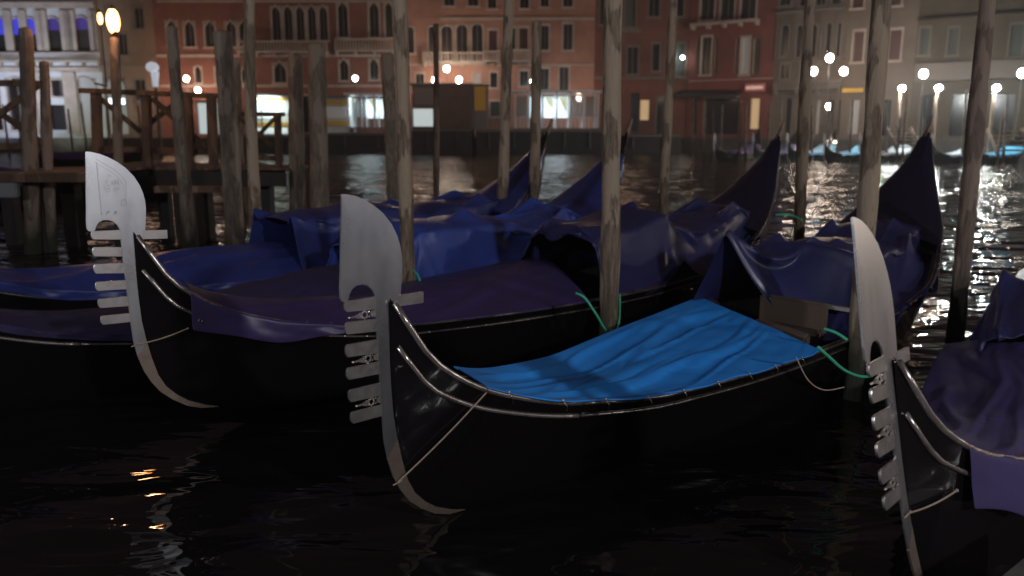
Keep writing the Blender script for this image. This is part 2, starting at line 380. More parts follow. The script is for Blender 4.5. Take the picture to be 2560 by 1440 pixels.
def make_gondola(root, detail=1.0, ornaments=True, engraved=False, ferro=True, rivets=True, inside=True, headk=1.0):
    n = int(70*detail)
    t = np.linspace(0, 1, n); x = .13+(LEN-.13)*(t**1.6*.55+t*.45)
    x = np.concatenate([[.13, .133, .14, .16, .185, .22, .26, .33, .42, .52], x[x > .6]])
    w, z, k, c = wf(x), zf(x), kf(x), cf(x)
    tt = np.array([0, .12, .3, .5, .7, .85, .95, 1.0])
    V = []; Fs = []
    for sd in (-1, 1):
        base = len(V)
        for i in range(len(x)):
            b = min(1, max(0, (x[i]-.3)/2.2))*min(1, max(0, (8.4-x[i])/1.5))
            for q in tt:
                vb = (1-q)**.75*(1-.15*q)                       # sharp bow
                mb = (1-.33*q) if q < .86 else (1-.33*.86)*(1-(q-.86)/.14)**.6
                V.append((x[i], c[i]+sd*w[i]*(vb*(1-b)+mb*b), z[i]+(k[i]-z[i])*q))
        m = len(tt)
        for i in range(len(x)-1):
            for j in range(m-1):
                f = (base+i*m+j, base+(i+1)*m+j, base+(i+1)*m+j+1, base+i*m+j+1)
                Fs.append(f if sd < 0 else f[::-1])
    hull = pyobj('hull', V, Fs, M['lacquer'], root, True)
    # decks and open well
    def strip(x0, x1, prof, name, m_, parent=root):
        xs = np.linspace(x0, x1, max(6, int(24*detail))); VV = []; FF = []
        for xx in xs:
            for (s, dz) in prof: VV.append((xx, float(cf(xx))+s*float(wf(xx)), float(zf(xx))+dz(xx)))
        m2 = len(prof)
        for i in range(len(xs)-1):
            for j in range(m2-1): FF.append((i*m2+j, (i+1)*m2+j, (i+1)*m2+j+1, i*m2+j+1))
        return pyobj(name, VV, FF, m_, parent, True)
    crown = [(-.99, lambda q: -.02), (-.6, lambda q: -.005), (0, lambda q: .012), (.6, lambda q: -.005), (.99, lambda q: -.02)]
    strip(.14, 1.9, crown, 'foredeck', M['lacquer']); strip(6.9, 8.72, crown, 'stern_deck', M['lacquer'])
    fl = lambda q: .13-float(zf(q))
    well = [(-.985, lambda q: -.01), (-.92, lambda q: -.012), (-.74, lambda q: fl(q)*.8), (-.58, fl), (.58, fl), (.74, lambda q: fl(q)*.8), (.92, lambda q: -.012), (.985, lambda q: -.01)]
    strip(1.9, 6.9, well, 'well', M['floor'])
    for sd in (-1, 1):
        xs = np.concatenate([np.linspace(.15, 1.2, 16), np.linspace(1.35, 8.6, int(44*detail))])
        P = [(a, float(cf(a))+sd*(float(wf(a))+.004), float(zf(a))+.008) for a in xs]
        bm = bmesh.new(); tube(bm, [p for p in P if p[0] <= 1.21], .0155, 8); 
        if sd < 0: tube(bm, [(p[0], p[1]+.03, p[2]+.012) for p in P if p[0] <= 1.21], .007, 6)
        obj('bow_rail', bm, M['rail'], root, True)
        bm = bmesh.new(); tube(bm, [p for p in P if p[0] >= 1.19], .012, 6); tube(bm, [(p[0], p[1]-sd*.028, p[2]+.010) for p in P if p[0] >= 1.19], .006, 6); obj('gunwale_rail', bm, M['rail_dark'], root, True)
        def low(a): return .068+.13*math.exp(-(a-.15)/.35)
        xs2 = np.concatenate([np.linspace(.165, 1.2, 18), np.linspace(1.35, 8.3, int(44*detail))])
        def lp(a):
            q = low(a)/max(.05, float(zf(a))-float(kf(a))); b = min(1, max(0, (a-.3)/2.2))*min(1, max(0, (8.4-a)/1.5))
            s = ((1-q)**.75*(1-.15*q))*(1-b)+(1-.33*q)*b
            return (a, float(cf(a))+sd*(float(wf(a))*s+.005), float(zf(a))-low(a))
        P2 = [lp(a) for a in xs2]
        bm = bmesh.new(); tube(bm, [p for p in P2 if p[0] <= 1.3], .0125, 8); obj('side_rail', bm, M['rail'], root, True)
        bm = bmesh.new(); tube(bm, [p for p in P2 if p[0] >= 1.19], .009, 6); obj('side_rail', bm, M['rail_dark'], root, True)
        if rivets and sd < 0:
            bm = bmesh.new()
            for a in np.arange(1.1, 6.8, .17):
                p = lp(a); ball(bm, (p[0], p[1]-.009, p[2]+.003), .0055, 1)
                ball(bm, (a+.07, float(cf(a))-float(wf(a))-.013, float(zf(a))+.014), .005, 1)
            o = obj('rivets', bm, M['rivet'], root); o['kind'] = 'stuff'
    if ferro: make_ferro(root, ornaments, engraved, headk)
    # stern iron
    bm = bmesh.new(); cx = float(cf(8.75))
    extrude2d(bm, [(8.70, 1.80), (8.80, 1.92), (8.86, 2.10), (8.84, 2.12), (8.78, 2.02), (8.66, 1.90)], .02, cx)
    obj('stern_iron', bm, M['iron_low'], root)
    if inside:
        pass
    if inside == 'D':
        for xx in (4.22,):
            c0 = float(cf(xx)); bm = bmesh.new()
            box(bm, (xx, c0-.1, .20), (.30, .6, .2)); box(bm, (xx+.2, c0-.1, .38), (.06, .62, .28))
            be = list(bm.edges); bmesh.ops.bevel(bm, geom=be, offset=.02, segments=2, affect='EDGES')
            obj('seat', bm, M['seat'], root)
        bm = bmesh.new(); box(bm, (4.9, float(cf(4.9))-.35, .42), (.7, .45, .03), Matrix.Rotation(.12, 3, 'Y')); obj('seat_board', bm, M['cream'], root)
    if inside:
        for xx in (5.6, 6.7):
            bm = bmesh.new(); c0 = float(cf(xx)); box(bm, (xx, c0, .26), (.4, .5, .26)); box(bm, (xx+.2, c0, .5), (.05, .45, .34)); obj('seat', bm, M['lacquer_dull'], root)
    return hull

# ---- cloth: a small position-based cloth solver that drapes the tarpaulins over the boats
def drape(P0, pins, target, support, slack=(1.02, 1.02), steps=90, iters=7, seed=1, grav=.004, comp=1.0, jitter=.006, bend=False):
    rs = np.random.RandomState(seed)
    X = P0.copy(); X[..., 2] += rs.normal(size=X.shape[:2])*jitter
    Xo = X.copy(); nu, nv = X.shape[:2]
    inv = np.where(pins, 0.0, 1.0)[..., None]
    cons = []
    def add(a, b, sc, st):
        r = np.linalg.norm(P0[a]-P0[b], axis=-1, keepdims=True)*sc
        cons.append((a, b, r, st))
    S = slice
    for k in (0, 1):
        add((S(k, nu-1, 2), S(None)), (S(k+1, nu, 2), S(None)), slack[0], 1.0)
        add((S(None), S(k, nv-1, 2)), (S(None), S(k+1, nv, 2)), slack[1], 1.0)
        add((S(k, nu-1, 2), S(0, nv-1)), (S(k+1, nu, 2), S(1, nv)), (slack[0]+slack[1])/2, .5)
        add((S(k, nu-1, 2), S(1, nv)), (S(k+1, nu, 2), S(0, nv-1)), (slack[0]+slack[1])/2, .5)
    cons2 = []
    for k in range(4 if bend else 0):
        add((S(k, nu-2, 4), S(None)), (S(k+2, nu, 4), S(None)), slack[0], .12)
        add((S(None), S(k, nv-2, 4)), (S(None), S(k+2, nv, 4)), slack[1], .12)
    fixed = []
    for a, b, r, st in cons:
        n0 = min(X[a].shape[0], X[b].shape[0]); n1 = min(X[a].shape[1], X[b].shape[1])
        fixed.append((a, b, r[:n0, :n1], st))
    for s in range(steps):
        f = min(1.0, (s+1)/(steps*.5))
        V = (X-Xo)*.96; Xo = X.copy(); X = X+V*inv; X[..., 2] -= grav*inv[..., 0]
        X = np.where(pins[..., None], P0*(1-f)+target*f, X)
        for _ in range(iters):
            for a, b, r, st in fixed:
                A, B = X[a], X[b]; d = B-A; l = np.linalg.norm(d, axis=-1, keepdims=True)+1e-9
                wa, wb = inv[a], inv[b]; ws = wa+wb; ws[ws == 0] = 1
                dd = (l-r); dd = np.where(dd < 0, dd*comp, dd)
                q = d*(dd/l/ws)*st
                X[a] = A+q*wa; X[b] = X[b]-q*wb
        sz = support(X[..., 0], X[..., 1])
        hit = (X[..., 2] < sz) & (inv[..., 0] > 0)
        X[..., 2] = np.where(hit, sz, X[..., 2]); Xo = np.where(hit[..., None], X, Xo)
    return X
def support_fn(props):
    def f(x, y):
        yy = y-KC*x*x; w = np.interp(x, XS, WS)+.03; z = np.interp(x, XS, ZS)+.03
        s = np.where(np.abs(yy) < w, .12, -9)
        s = np.where((np.abs(yy) < w) & (np.abs(yy) > w-.10), z, s)
        for (cx, cy, rx, ry, h) in props:
            inside = (np.abs(x-cx) < rx) & (np.abs(yy-cy) < ry); s = np.where(inside, np.maximum(s, h), s)
        return s
    return f
def cloth_obj(name, X, m, thick=.004):
    nu, nv = X.shape[:2]
    V = X.reshape(-1, 3); Fs = [(i*nv+j, (i+1)*nv+j, (i+1)*nv+j+1, i*nv+j+1) for i in range(nu-1) for j in range(nv-1)]
    o = pyobj(name, V, Fs, m, None, True)
    sd = o.modifiers.new('thickness', 'SOLIDIFY'); sd.thickness = thick; sd.offset = 0
    ss = o.modifiers.new('smooth', 'SUBSURF'); ss.levels = 1; ss.render_levels = 1
    return o

def front_cover(x0p, x0s, x1p, x1s, zfar, hang, ridge=None, seed=1, fold=.02, nu=150, nv=64, angk=9.0, slope=.22):
    """taut tarpaulin from the near gunwale to the far one; zfar(t): lift of the far edge, hang(t): how far it hangs over the near side,
    ridge(t): height of the middle above the straight line; creases fan out from the raised rear corner"""
    X = np.zeros((nu, nv, 3)); nh = 12
    for i in range(nu):
        t = i/(nu-1)
        for j in range(nv):
            if j < nh: v = -1; hq = 1-j/nh
            else: v = -1+2*(j-nh)/(nv-1-nh); hq = 0
            q = (v+1)/2; x = (x0p+(x1p-x0p)*t)*(1-q)+(x0s+(x1s-x0s)*t)*q
            w, z, c = float(wf(x)), float(zf(x)), float(cf(x)); k = float(kf(x))
            y = c+v*(w+.004 if q < .5 else w+.01)
            zz = z+.024+zfar(t)*q**1.1
            if ridge: zz += ridge(t)*(1-abs(v)**1.5)
            dx, dy = (x1s+.25-x), (1.0*float(wf(x1s))-v*w)
            a = math.atan2(dy, dx+.15); r = math.hypot(dx, dy)
            q1 = (y-slope*x)*3.3+.35*mnoise.noise(Vector((x*1.1, y*2, seed))); n = mnoise.noise(Vector((q1, x*.5, seed)))+.45*mnoise.noise(Vector((q1*2.6, x*.8, seed+3)))
            n = .22-1.5*abs(n) if abs(n) < .25 else n*.35-.15
            cr = n*fold*1.6 + .010*mnoise.noise(Vector((x*3, y*3, seed+9)))
            edge = min(1, (1-abs(v))*3.5+.06)*min(1, t*7+.2)*min(1, (1-t)*7+.25)
            zz += (cr*(.4+min(1, r)))*edge*min(1, w/.3)
            if hq > 0:
                h = hang(t)*hq*(1+.10*math.sin(x*9+seed)); h = min(h, (z-k)*.85)
                y -= .020+.014*hq*math.sin(x*11+seed)+.01*mnoise.noise(Vector((x*7, hq*2, seed))) - .10*w*hq*(h/(z-k+.01))
                zz = z+.024-h
            X[i, j] = (x, y, zz)
    return X

def tent_cover(x0, x1, base, peaks, ties_p, ties_s, over=.28, seed=2, slack=(1.0, 1.0), nu=110, nv=64):
    """cloth hung over a few hard points (chair corners) and laced down at a few eyelets.
    peaks: [(x, v, height)] with v across the boat, -1 near gunwale .. 1 far gunwale"""
    u = np.linspace(0, 1, nu)[:, None]; v = np.linspace(-1, 1, nv)[None, :]
    x = x0+(x1-x0)*u+0*v; w = np.maximum(wf(x[:, 0]), .5)[:, None]; c = cf(x[:, 0])[:, None]
    y = c+v*(w+over); P0 = np.stack([x, y, base+0*x], -1)
    pins = np.zeros((nu, nv), bool); tg = P0.copy()
    def tie(tu, jv, sgn, dz=0.0, dx=0.0, dy=0.0):
        i = int(round(tu*(nu-1))); pins[i, jv] = True
        xx = float(np.clip(x[i, 0]+dx, .2, 8.6))
        tg[i, jv] = (xx, float(cf(xx))+sgn*(float(wf(xx))+.02+dy), float(zf(xx))-.03+dz)
    for q in ties_p: tie(q[0], 0, -1, *q[1:])
    for q in ties_s: tie(q[0], nv-1, 1, *q[1:])
    for (px_, pv, ph) in peaks:
        i = int(round((px_-x0)/(x1-x0)*(nu-1))); j = int(round((pv*.62+1)/2*(nv-1)))
        i = min(max(i, 0), nu-1)
        for a in (i, min(i+1, nu-1)):
            pins[a, j] = True; tg[a, j] = (x[a, 0], float(cf(x[a, 0]))+pv*.80*float(wf(min(x[a, 0], 7.2))), ph)
    pk = sorted(peaks); kx = [p[0] for p in pk]; kh = [p[2] for p in pk]
    def sup(X, Y):   # arms, cushions and ropes under the cloth keep it from sagging far
        yy = (Y-KC*X*X)/np.maximum(np.interp(X, XS, WS), .4)
        return np.where((np.abs(yy) < .62) & (X > kx[0]+(.65 if seed == 4 else 0)), np.interp(X, kx, kh)-.085-.16*np.abs(yy)**2+.02*np.sin(X*6+seed), -9)
    return drape(P0, pins, np.where(pins[..., None], tg, P0), sup, slack, 120, 12, seed, grav=.0018, comp=.35, jitter=.014)

def stern_cover(x0=6.9, x1=8.68, drop=.16, seed=0):
    nu, nv = 50, 40; V = np.zeros((nu, nv, 3)); rr = np.random.RandomState(seed)
    for i in range(nu):
        xx = x0+(x1-x0)*i/(nu-1); w = float(wf(xx)); z = float(zf(xx)); c = float(cf(xx)); k = float(kf(xx))
        dr = min(drop*(1+.35*math.sin(xx*5+seed)), (z-k)*.8)
        for j in range(nv):
            s = -1+2*j/(nv-1); a = abs(s)
            fold = .012*mnoise.noise(Vector((xx*2.0+seed*7, s*3, seed)))+.006*mnoise.noise(Vector((xx*6, s*8, seed+4)))
            if a > .72:
                q = (a-.72)/.28
                V[i, j] = (xx, c+math.copysign(w+.022+fold*2-.15*w*q*(dr/(z-k+.01)), s), z+.02-dr*q)
            else:
                q = a/.72; V[i, j] = (xx, c+math.copysign(q*(w+.022), s), z+.02+.10*(1-q*q)*min(1, w/.2)+fold)
    return V

# ------------------------------------------------------------------ build the moored gondolas
BOATS = {
    'A': dict(m=boat_matrix(-5.45, 6.90, 47, 0, 0, 0)),
    'B': dict(m=boat_matrix(-4.38, 5.25, 47, 0, 0, 0)),
    'C': dict(m=boat_matrix(-2.57, 5.03, 49.3, -2, 1.2, .15)),
    'D': dict(m=boat_matrix(-.70, 3.70, 46, 0, 0, 0)),
    'E': dict(m=boat_matrix(1.66, 2.97, 44, -11, 0, -.11)),
}
GRP = 'gondolas moored side by side in the foreground'
LBL = {
    'A': 'farthest of the five moored black gondolas, its stern rising beyond the blue tents',
    'B': 'black gondola second from the far end of the row, its bow outside the left edge',
    'C': 'black gondola at left with the steel bow iron engraved P R',
    'D': 'black gondola in the centre with bright blue tarpaulin and ornamented bow iron',
    'E': 'black gondola at the right edge, tilted, its bow iron seen almost edge-on',
}
for key, kw in (('A', dict(ornaments=False)), ('B', dict(ornaments=False)), ('C', dict(ornaments=False, engraved=True)), ('D', dict(ornaments=True, inside='D')), ('E', dict(ornaments=True, headk=1.19))):
    root = empty('gondola', label=LBL[key], cat='gondola', group=GRP); root.matrix_world = BOATS[key]['m']
    BOATS[key]['root'] = root
    make_gondola(root, **kw)

def hem(o, X, m, r=.0055, n0=0):
    nu, nv = X.shape[:2]
    loop = [X[i, 0] for i in range(nu)]+[X[nu-1, j] for j in range(1, nv)]
    front = [X[0, j] for j in range(nv)]
    bm = bmesh.new(); tube(bm, loop[::2], r, 5); tube(bm, front[::2], r, 5); obj('hem', bm, m, o, True)
    bm = bmesh.new()
    for i in list(range(6, nu-4, max(4, nu//9))): 
        p = X[i, 0]; q = X[i, 1]; c_ = p+(q-p)*.0; bmesh.ops.create_uvsphere(bm, u_segments=8, v_segments=4, radius=.010, matrix=Matrix.Translation((c_[0], c_[1]-.006, c_[2]+.004)) @ Matrix.Diagonal((1, .5, 1, 1)))
        tube(bm, [(c_[0], c_[1]-.004, c_[2]+.003), (c_[0]+.015, c_[1]-.02, c_[2]-.03), (c_[0]+.02, c_[1]-.012, c_[2]-.06)], .0028, 4)
    g = obj('lashings', bm, M['eyelet'], o, True)
def place(o, key, label, group=None, cat='tarpaulin'):
    tag(o, label, cat, group); o.matrix_world = BOATS[key]['m']; return o
TG = 'tarpaulins over the gondolas'
def P3(key, px, py, z):   # local point from a direction and a height, used only to lay ropes
    return atz(px, py, z)

# front covers
c = front_cover(.62, .72, 3.52, 4.32, lambda t: .05-.02*t, lambda t: .0, seed=3, fold=.034)
place(cloth_obj('front_tarpaulin', c, M['tarp_bright']), 'D', 'bright blue tarpaulin stretched over the front half of the central gondola', TG)
hem([o_ for o_ in SC.objects if o_.name.startswith('front_tarpaulin')][-1], c, M['tarp_bright'])
c = front_cover(.42, .44, 3.75, 4.3, lambda t: .06+.12*t, lambda t: max(.012, .26*(1-t/.42)), ridge=lambda t: .02+.13*t**.7, seed=5, fold=.018)
tc_ = place(cloth_obj('front_tarpaulin', c, M['tarp_purple']), 'C', 'violet tarpaulin with a brass eyelet hanging over the bow behind the engraved bow iron', TG)
bm = bmesh.new(); pe = Vector(c[1, 1])
for k in range(14):
    a0, a1 = k*2*math.pi/14, (k+1)*2*math.pi/14
    cyl(bm, (pe.x+.03+.012*math.cos(a0), pe.y-.014, pe.z+.05+.012*math.sin(a0)), (pe.x+.03+.012*math.cos(a1), pe.y-.014, pe.z+.05+.012*math.sin(a1)), .003, n=5)
e_ = obj('eyelet', bm, M['eyelet'], tc_)
c = front_cover(.6, .6, 4.2, 4.3, lambda t: .05, lambda t: .06, ridge=lambda t: .03+.20*min(1, t*1.3)**1.5, seed=7, fold=.02)
place(cloth_obj('front_tarpaulin', c, M['tarp_aubergine']), 'B', 'dark violet tarpaulin on the gondola behind the engraved bow iron', TG)
c = front_cover(.6, .6, 4.2, 4.3, lambda t: .05, lambda t: .10, ridge=lambda t: .06+.24*min(1, t*1.8)-.20*max(0, t-.5), seed=9, fold=.02)
place(cloth_obj('front_tarpaulin', c, M['tarp_blue']), 'A', 'low royal blue tarpaulin behind the teeth of the leftmost bow iron', TG)
c = front_cover(.50, .52, 3.6, 3.6, lambda t: .08+.1*t, lambda t: .30 if t < .12 else max(.05, .30-.25*t), ridge=lambda t: .03+.12*t, seed=11, fold=.03)
place(cloth_obj('front_tarpaulin', c, M['tarp_violet']), 'E', 'bright violet tarpaulin over the bow of the tilted gondola at the right edge', TG)

# tents
TT = 'tent-like tarpaulins over the seats of the gondolas'
TS = [(0, 0), (.35, 0), (.7, 0), (1, 0)]
TS = [(0, 0), (.2, 0), (.4, 0), (.6, 0), (.8, 0), (1, 0)]
c = tent_cover(4.15, 7.7, 1.15, [(4.2, .75, 1.10), (5.0, .0, 1.0), (5.1, .6, .99), (5.3, -.2, .97), (6.5, -.75, .93), (6.6, .7, 1.0), (6.9, -.3, 1.03), (7.6, 0, 1.06)],
               [(0, .10, -.05), (.06, .09), (.30, .12), (.5, .10, 0, .02), (.68, -.05), (.85, .0), (1, 0)], TS, seed=4, over=.40)
place(cloth_obj('tent_tarpaulin', c, M['tarp_navy']), 'D', 'dark navy tarpaulin pitched like a tent behind the bright blue tarpaulin', TT)
c = tent_cover(3.95, 7.7, 1.2, [(4.15, -.4, .98), (4.3, .5, 1.04), (5.3, 0, 1.17), (5.35, -.7, .98), (6.2, .1, .98), (6.9, -.6, 1.12), (7.0, .5, 1.14), (7.6, 0, 1.06)],
               [(0, .02), (.17, 0), (.32, .25), (.5, .0), (.58, .0), (.7, .22), (.85, 0), (1, 0)], TS, seed=14, over=.40)
place(cloth_obj('tent_tarpaulin', c, M['tarp_navy']), 'C', 'near-black tent tarpaulin with glossy folds behind the tall central mooring pole', TT)
c = tent_cover(3.7, 7.4, 1.15, [(3.9, 0, .92), (4.4, -.7, .95), (4.5, .6, 1.06), (5.3, -.2, 1.10), (6.1, 0, .98), (6.8, -.7, 1.02), (6.9, .5, 1.10), (7.4, 0, 1.0)],
               [(0, .05), (.16, .10), (.28, .0), (.42, .0), (.56, .25), (.72, .12), (1, 0)], TS, seed=24, over=.36)
place(cloth_obj('tent_tarpaulin', c, M['tarp_light']), 'B', 'royal blue tent tarpaulin with a bright triangular fold, left of the tall central pole', TT)
c = tent_cover(3.6, 7.4, 1.15, [(3.65, -.8, 1.0), (3.65, .8, 1.02), (4.8, 0, 1.13), (5.6, .4, 1.02), (6.8, -.5, 1.06), (6.8, .5, 1.08), (7.4, 0, 1.0)],
               [(0, .05), (.2, .1), (.4, 0), (.6, 0.1), (.8, 0), (1, 0)], TS, seed=34, over=.40)
place(cloth_obj('tent_tarpaulin', c, M['tarp_blue']), 'A', 'farthest blue tent tarpaulin, its square left end facing the pier', TT)
c = tent_cover(3.1, 7.3, 1.1, [(3.2, .5, .75), (3.3, -.5, .78), (4.1, .6, 1.08), (4.2, -.6, 1.05), (5.4, 0, 1.0), (6.8, 0, 1.1), (7.3, 0, 1.0)],
               [(0, .02), (.3, .1), (.7, 0), (1, 0)], TS, seed=44, over=.36)
place(cloth_obj('tent_tarpaulin', c, M['tarp_navy']), 'E', 'navy tent tarpaulin cut off by the right edge above the violet tarpaulin', TT)
# stern covers
for key, mm, lab in (('A', 'tarp_blue', 'blue cover on the stern farthest to the left, with a black tip'), ('B', 'tarp_blue', 'blue stern cover right behind the tall central mooring pole'),
                     ('C', 'tarp_dark', 'dark stern cover second from the right, beside a thin pole'), ('D', 'tarp_dark', 'largest dark stern cover, rising against the sparkling water'), ('E', 'tarp_dark', 'stern cover of the tilted gondola outside the right edge')):
    if key == 'E': continue
    x1 = {'A': 8.42, 'B': 8.45}.get(key, 8.66)
    V = stern_cover(7.0, x1, .17 if key != 'D' else .3, ord(key))
    place(cloth_obj('stern_tarpaulin', V, M[mm]), key, lab, 'tarpaulins over the raised sterns')

# stay ropes on the bows (parts of their gondolas)
def stay(key, a, b):
    bm = bmesh.new(); a = Vector(a); b = Vector(b)
    pts = [a.lerp(b, i/8)+Vector((0, 0, -.012*math.sin(math.pi*i/8))) for i in range(9)]
    tube(bm, pts, .0045, 5); tube(bm, [a+Vector((-.03, .004, -.01)), a+Vector((0, -.006, 0)), a+Vector((.02, -.008, .006))], .004, 5)
    ball(bm, b, .009, 1)
    obj('stay_rope', bm, M['rope_tan'], BOATS[key]['root'])
xg = .62
stay('D', (.15, -.012, .20), (xg, -float(wf(xg))+.0035*1-.012+float(cf(xg)), float(zf(xg))+.006))
stay('C', (.09, -.012, .42), (.40, -.105, .50)); stay('E', (.1, -.012, .5), (.44, -.11, .50))

# ------------------------------------------------------------------ green mooring ropes
def rope(pts, r, label, m='rope_green', name='mooring_rope', cat='rope'):
    pts = [Vector(p) for p in pts]; P = []
    for i in range(len(pts)-1):
        p0, p1, p2, p3 = pts[max(i-1, 0)], pts[i], pts[i+1], pts[min(i+2, len(pts)-1)]
        for k in range(8):
            t = k/8; P.append(.5*((2*p1)+(p2-p0)*t+(2*p0-5*p1+4*p2-p3)*t*t+(3*p1-p0-3*p2+p3)*t**3))
    P.append(pts[-1]); bm = bmesh.new(); tube(bm, P, r, 7)
    o = obj(name, bm, M[m], None, True); tag(o, label, cat, 'green mooring ropes' if m == 'rope_green' else None); return o
rope([at(1440, 733, 6.35), at(1462, 745, 6.3), at(1490, 785, 6.32), at(1512, 822, 6.45), at(1533, 839, 6.6), at(1546, 815, 6.8), at(1549, 770, 7.0), at(1549, 735, 7.1)], .010,
     'green rope looped low round the front of the tall central mooring pole')
rope([at(2045, 868, 4.9), at(2075, 895, 5.0), at(2110, 925, 5.15), at(2150, 941, 5.4), at(2180, 940, 5.7)], .011, 'green rope from the rear corner of the bright blue tarpaulin to the dark pole')
rope([at(2060, 822, 5.6), at(2090, 832, 5.55), at(2118, 850, 5.5)], .011, 'short green rope end above the black gunwale left of the rightmost bow iron')
rope([at(1940, 537, 9.6), at(1975, 537, 9.5), at(2006, 551, 9.3)], .012, 'thin green rope at the foot of the second stern from the right')
rope([at(1033, 676, 7.3), at(1043, 685, 7.2), at(1050, 701, 7.1)], .011, 'short green rope beside the pole behind the central bow iron')
rope([at(2378, 545, 9.4), at(2400, 560, 9.0), at(2425, 574, 8.2)], .009, 'thin green rope from the largest stern to the leaning right-hand pole')
rope([at(1990, 892, 4.75), at(2020, 960-10, 4.7), at(2060, 975, 4.7), at(2110, 968, 4.75)], .004, 'thin dark cord sagging along the side of the central gondola', 'rope_tan', 'hanging_cord', 'cord')

# ------------------------------------------------------------------ mooring poles
def pole(pt, pb, Y, wpx, label, m='pole', top_flat=True, name='mooring_pole', group='wooden mooring poles', bend=.02, seed=0, extend=0):
    """pt, pb: where its head and foot stand as seen; Y: distance; the pole runs on below the water"""
    a = at(pt[0], pt[1], Y); b = at(pb[0], pb[1], Y)
    d = (a-b); foot = b-d*(b.z/d.z)           # on the water
    top = a + (d.normalized()*extend)
    r = wpx/2/FPX*Y
    bm = bmesh.new(); n = 16; rings = []; ns = 60; L = top-foot; bot = foot-L.normalized()*.6
    for i in range(ns+1):
        t = i/ns; p = bot.lerp(top, t)-foot
        p += Vector((mnoise.noise(Vector((t*2.2, seed, 0))), mnoise.noise(Vector((t*2.2, seed, 5))), 0))*bend*4*t*(1-t)
        rr = r*(1.10-.22*t)*(1+.16*mnoise.noise(Vector((seed, t*8, 2)))+.10*max(0, mnoise.noise(Vector((seed+4, t*20, 2)))))
        ring = []
        for k in range(n):
            a_ = 2*math.pi*k/n; q = 1+.12*mnoise.noise(Vector((math.cos(a_)*1.6, math.sin(a_)*1.6+seed, t*6)))+.06*mnoise.noise(Vector((math.cos(a_)*4, math.sin(a_)*4+seed, t*16)))
            ring.append(bm.verts.new(p+Vector((math.cos(a_)*rr*q, math.sin(a_)*rr*q, 0))))
        rings.append(ring)
    for A, B in zip(rings[:-1], rings[1:]):
        for k in range(n): bm.faces.new((A[k], A[(k+1) % n], B[(k+1) % n], B[k]))
    c0 = bm.verts.new(sum((v.co for v in rings[-1]), Vector())/n+Vector((0, 0, r*.25)))
    for k in range(n): bm.faces.new((rings[-1][k], rings[-1][(k+1) % n], c0))
    o = obj(name, bm, M[m], None, True); o.location = foot; return tag(o, label, 'mooring pole', group)
pole((1536, 0), (1519, 860), 6.9, 46, 'thick weathered pole in the centre, pale patches and a green foot, ringed by green rope', seed=1, extend=1.2)
pole((998, 0), (1022, 700), 7.45, 35, 'peeling pole rising right behind the head of the central bow iron', seed=2, extend=1.2)
pole((2205, 0), (2141, 900), 6.0, 46, 'knotty pole leaning behind the rightmost bow iron, dark on its left side', seed=3, extend=1.2, bend=.04)
pole((2470, 0), (2402, 700), 8.0, 40, 'dark leaning pole at the far right in front of the glittering water', seed=4, extend=1.2, m='pole_dark')
pole((2024, 0), (1998, 540), 10.6, 27, 'slim pale pole between the two right-hand sterns', seed=5, extend=1.2)
pole((1684, 0), (1660, 495), 12.2, 22, 'thin pole touching the blue stern right of centre', seed=6, extend=1.2)
pole((1343, 56), (1336, 490), 12.3, 25, 'thin pole with a visible head in front of the farthest stern', seed=7, bend=.01)
pole((1273, 0), (1256, 495), 12.0, 26, 'greenish-footed pole left of the farthest stern', seed=8, extend=1.2)
pole((1090, 60), (1091, 470), 16, 15, 'thinnest dark pole standing in the warm reflection', seed=9, m='pole_dark')
pole((968, 135), (984, 465), 16, 34, 'short stout pole with a dark split foot, hidden partly by the peeling pole', seed=10, m='pole_grey')
pole((790, 112), (800, 480), 14.5, 46, 'thick grey pile with a dark cap, right one of the pair', seed=11, m='pole_grey', bend=.008)
pole((738, 140), (744, 480), 15.5, 38, 'greenish grey pile, left one of the pair beside the thick capped pile', seed=12, m='pole_grey', bend=.008)
pole((622, 0), (636, 640), 10.3, 28, 'crooked slim pole left of the pair of grey piles', seed=13, extend=1.0, bend=.05)
pole((556, 80), (589, 600), 11.3, 46, 'thick pale grey pile leaning at the right end of the pier', seed=14, m='pole_grey', bend=.008)
pole((590, 150), (600, 470), 16.5, 24, 'thin grey post just behind the thick leaning pile', seed=15, m='pole_grey', bend=.008)
pole((428, 68), (462, 470), 13.2, 32, 'leaning grey-brown pile in the middle of the pier', seed=16, m='pole_grey', bend=.008)
pole((64, 72), (82, 590), 13.4, 36, 'stout brown pile at the far left of the pier', seed=17, m='pole_dark', bend=.008)
pole((110, 155), (126, 560), 13.6, 26, 'shorter dark post with a rounded head right of the stout pile', seed=18, m='pole_dark', bend=.008)
pole((287, 95), (298, 470), 14.2, 24, 'post carrying the glowing orange lantern', seed=19, m='pole_dark', bend=.008)

# ------------------------------------------------------------------ the timber pier at the left
PG = empty('wooden_pier', at(300, 430, 15) - Vector((0, 0, at(300, 430, 15).z)), label='dark timber pier with cross-braced railings at the left, behind the engraved bow iron', cat='pier')
inv = Matrix.Translation(-PG.location)
def pbeam(name, a, Ya, b, Yb, w, h, m='pier'):
    bm = bmesh.new(); beam(bm, inv @ at(a[0], a[1], Ya), inv @ at(b[0], b[1], Yb), w, h)
    bmesh.ops.bevel(bm, geom=list(bm.edges), offset=.008, segments=1, affect='EDGES')
    return obj(name, bm, M[m], PG)
def pbox(name, x0, y0, x1, y1, Y, dY, m='pier'):
    a = inv @ at(x0, y1, Y); b = inv @ at(x1, y0, Y); b.y += dY
    bm = bmesh.new(); box2(bm, a, b); bmesh.ops.bevel(bm, geom=list(bm.edges), offset=.008, segments=1, affect='EDGES')
    return obj(name, bm, M[m], PG)
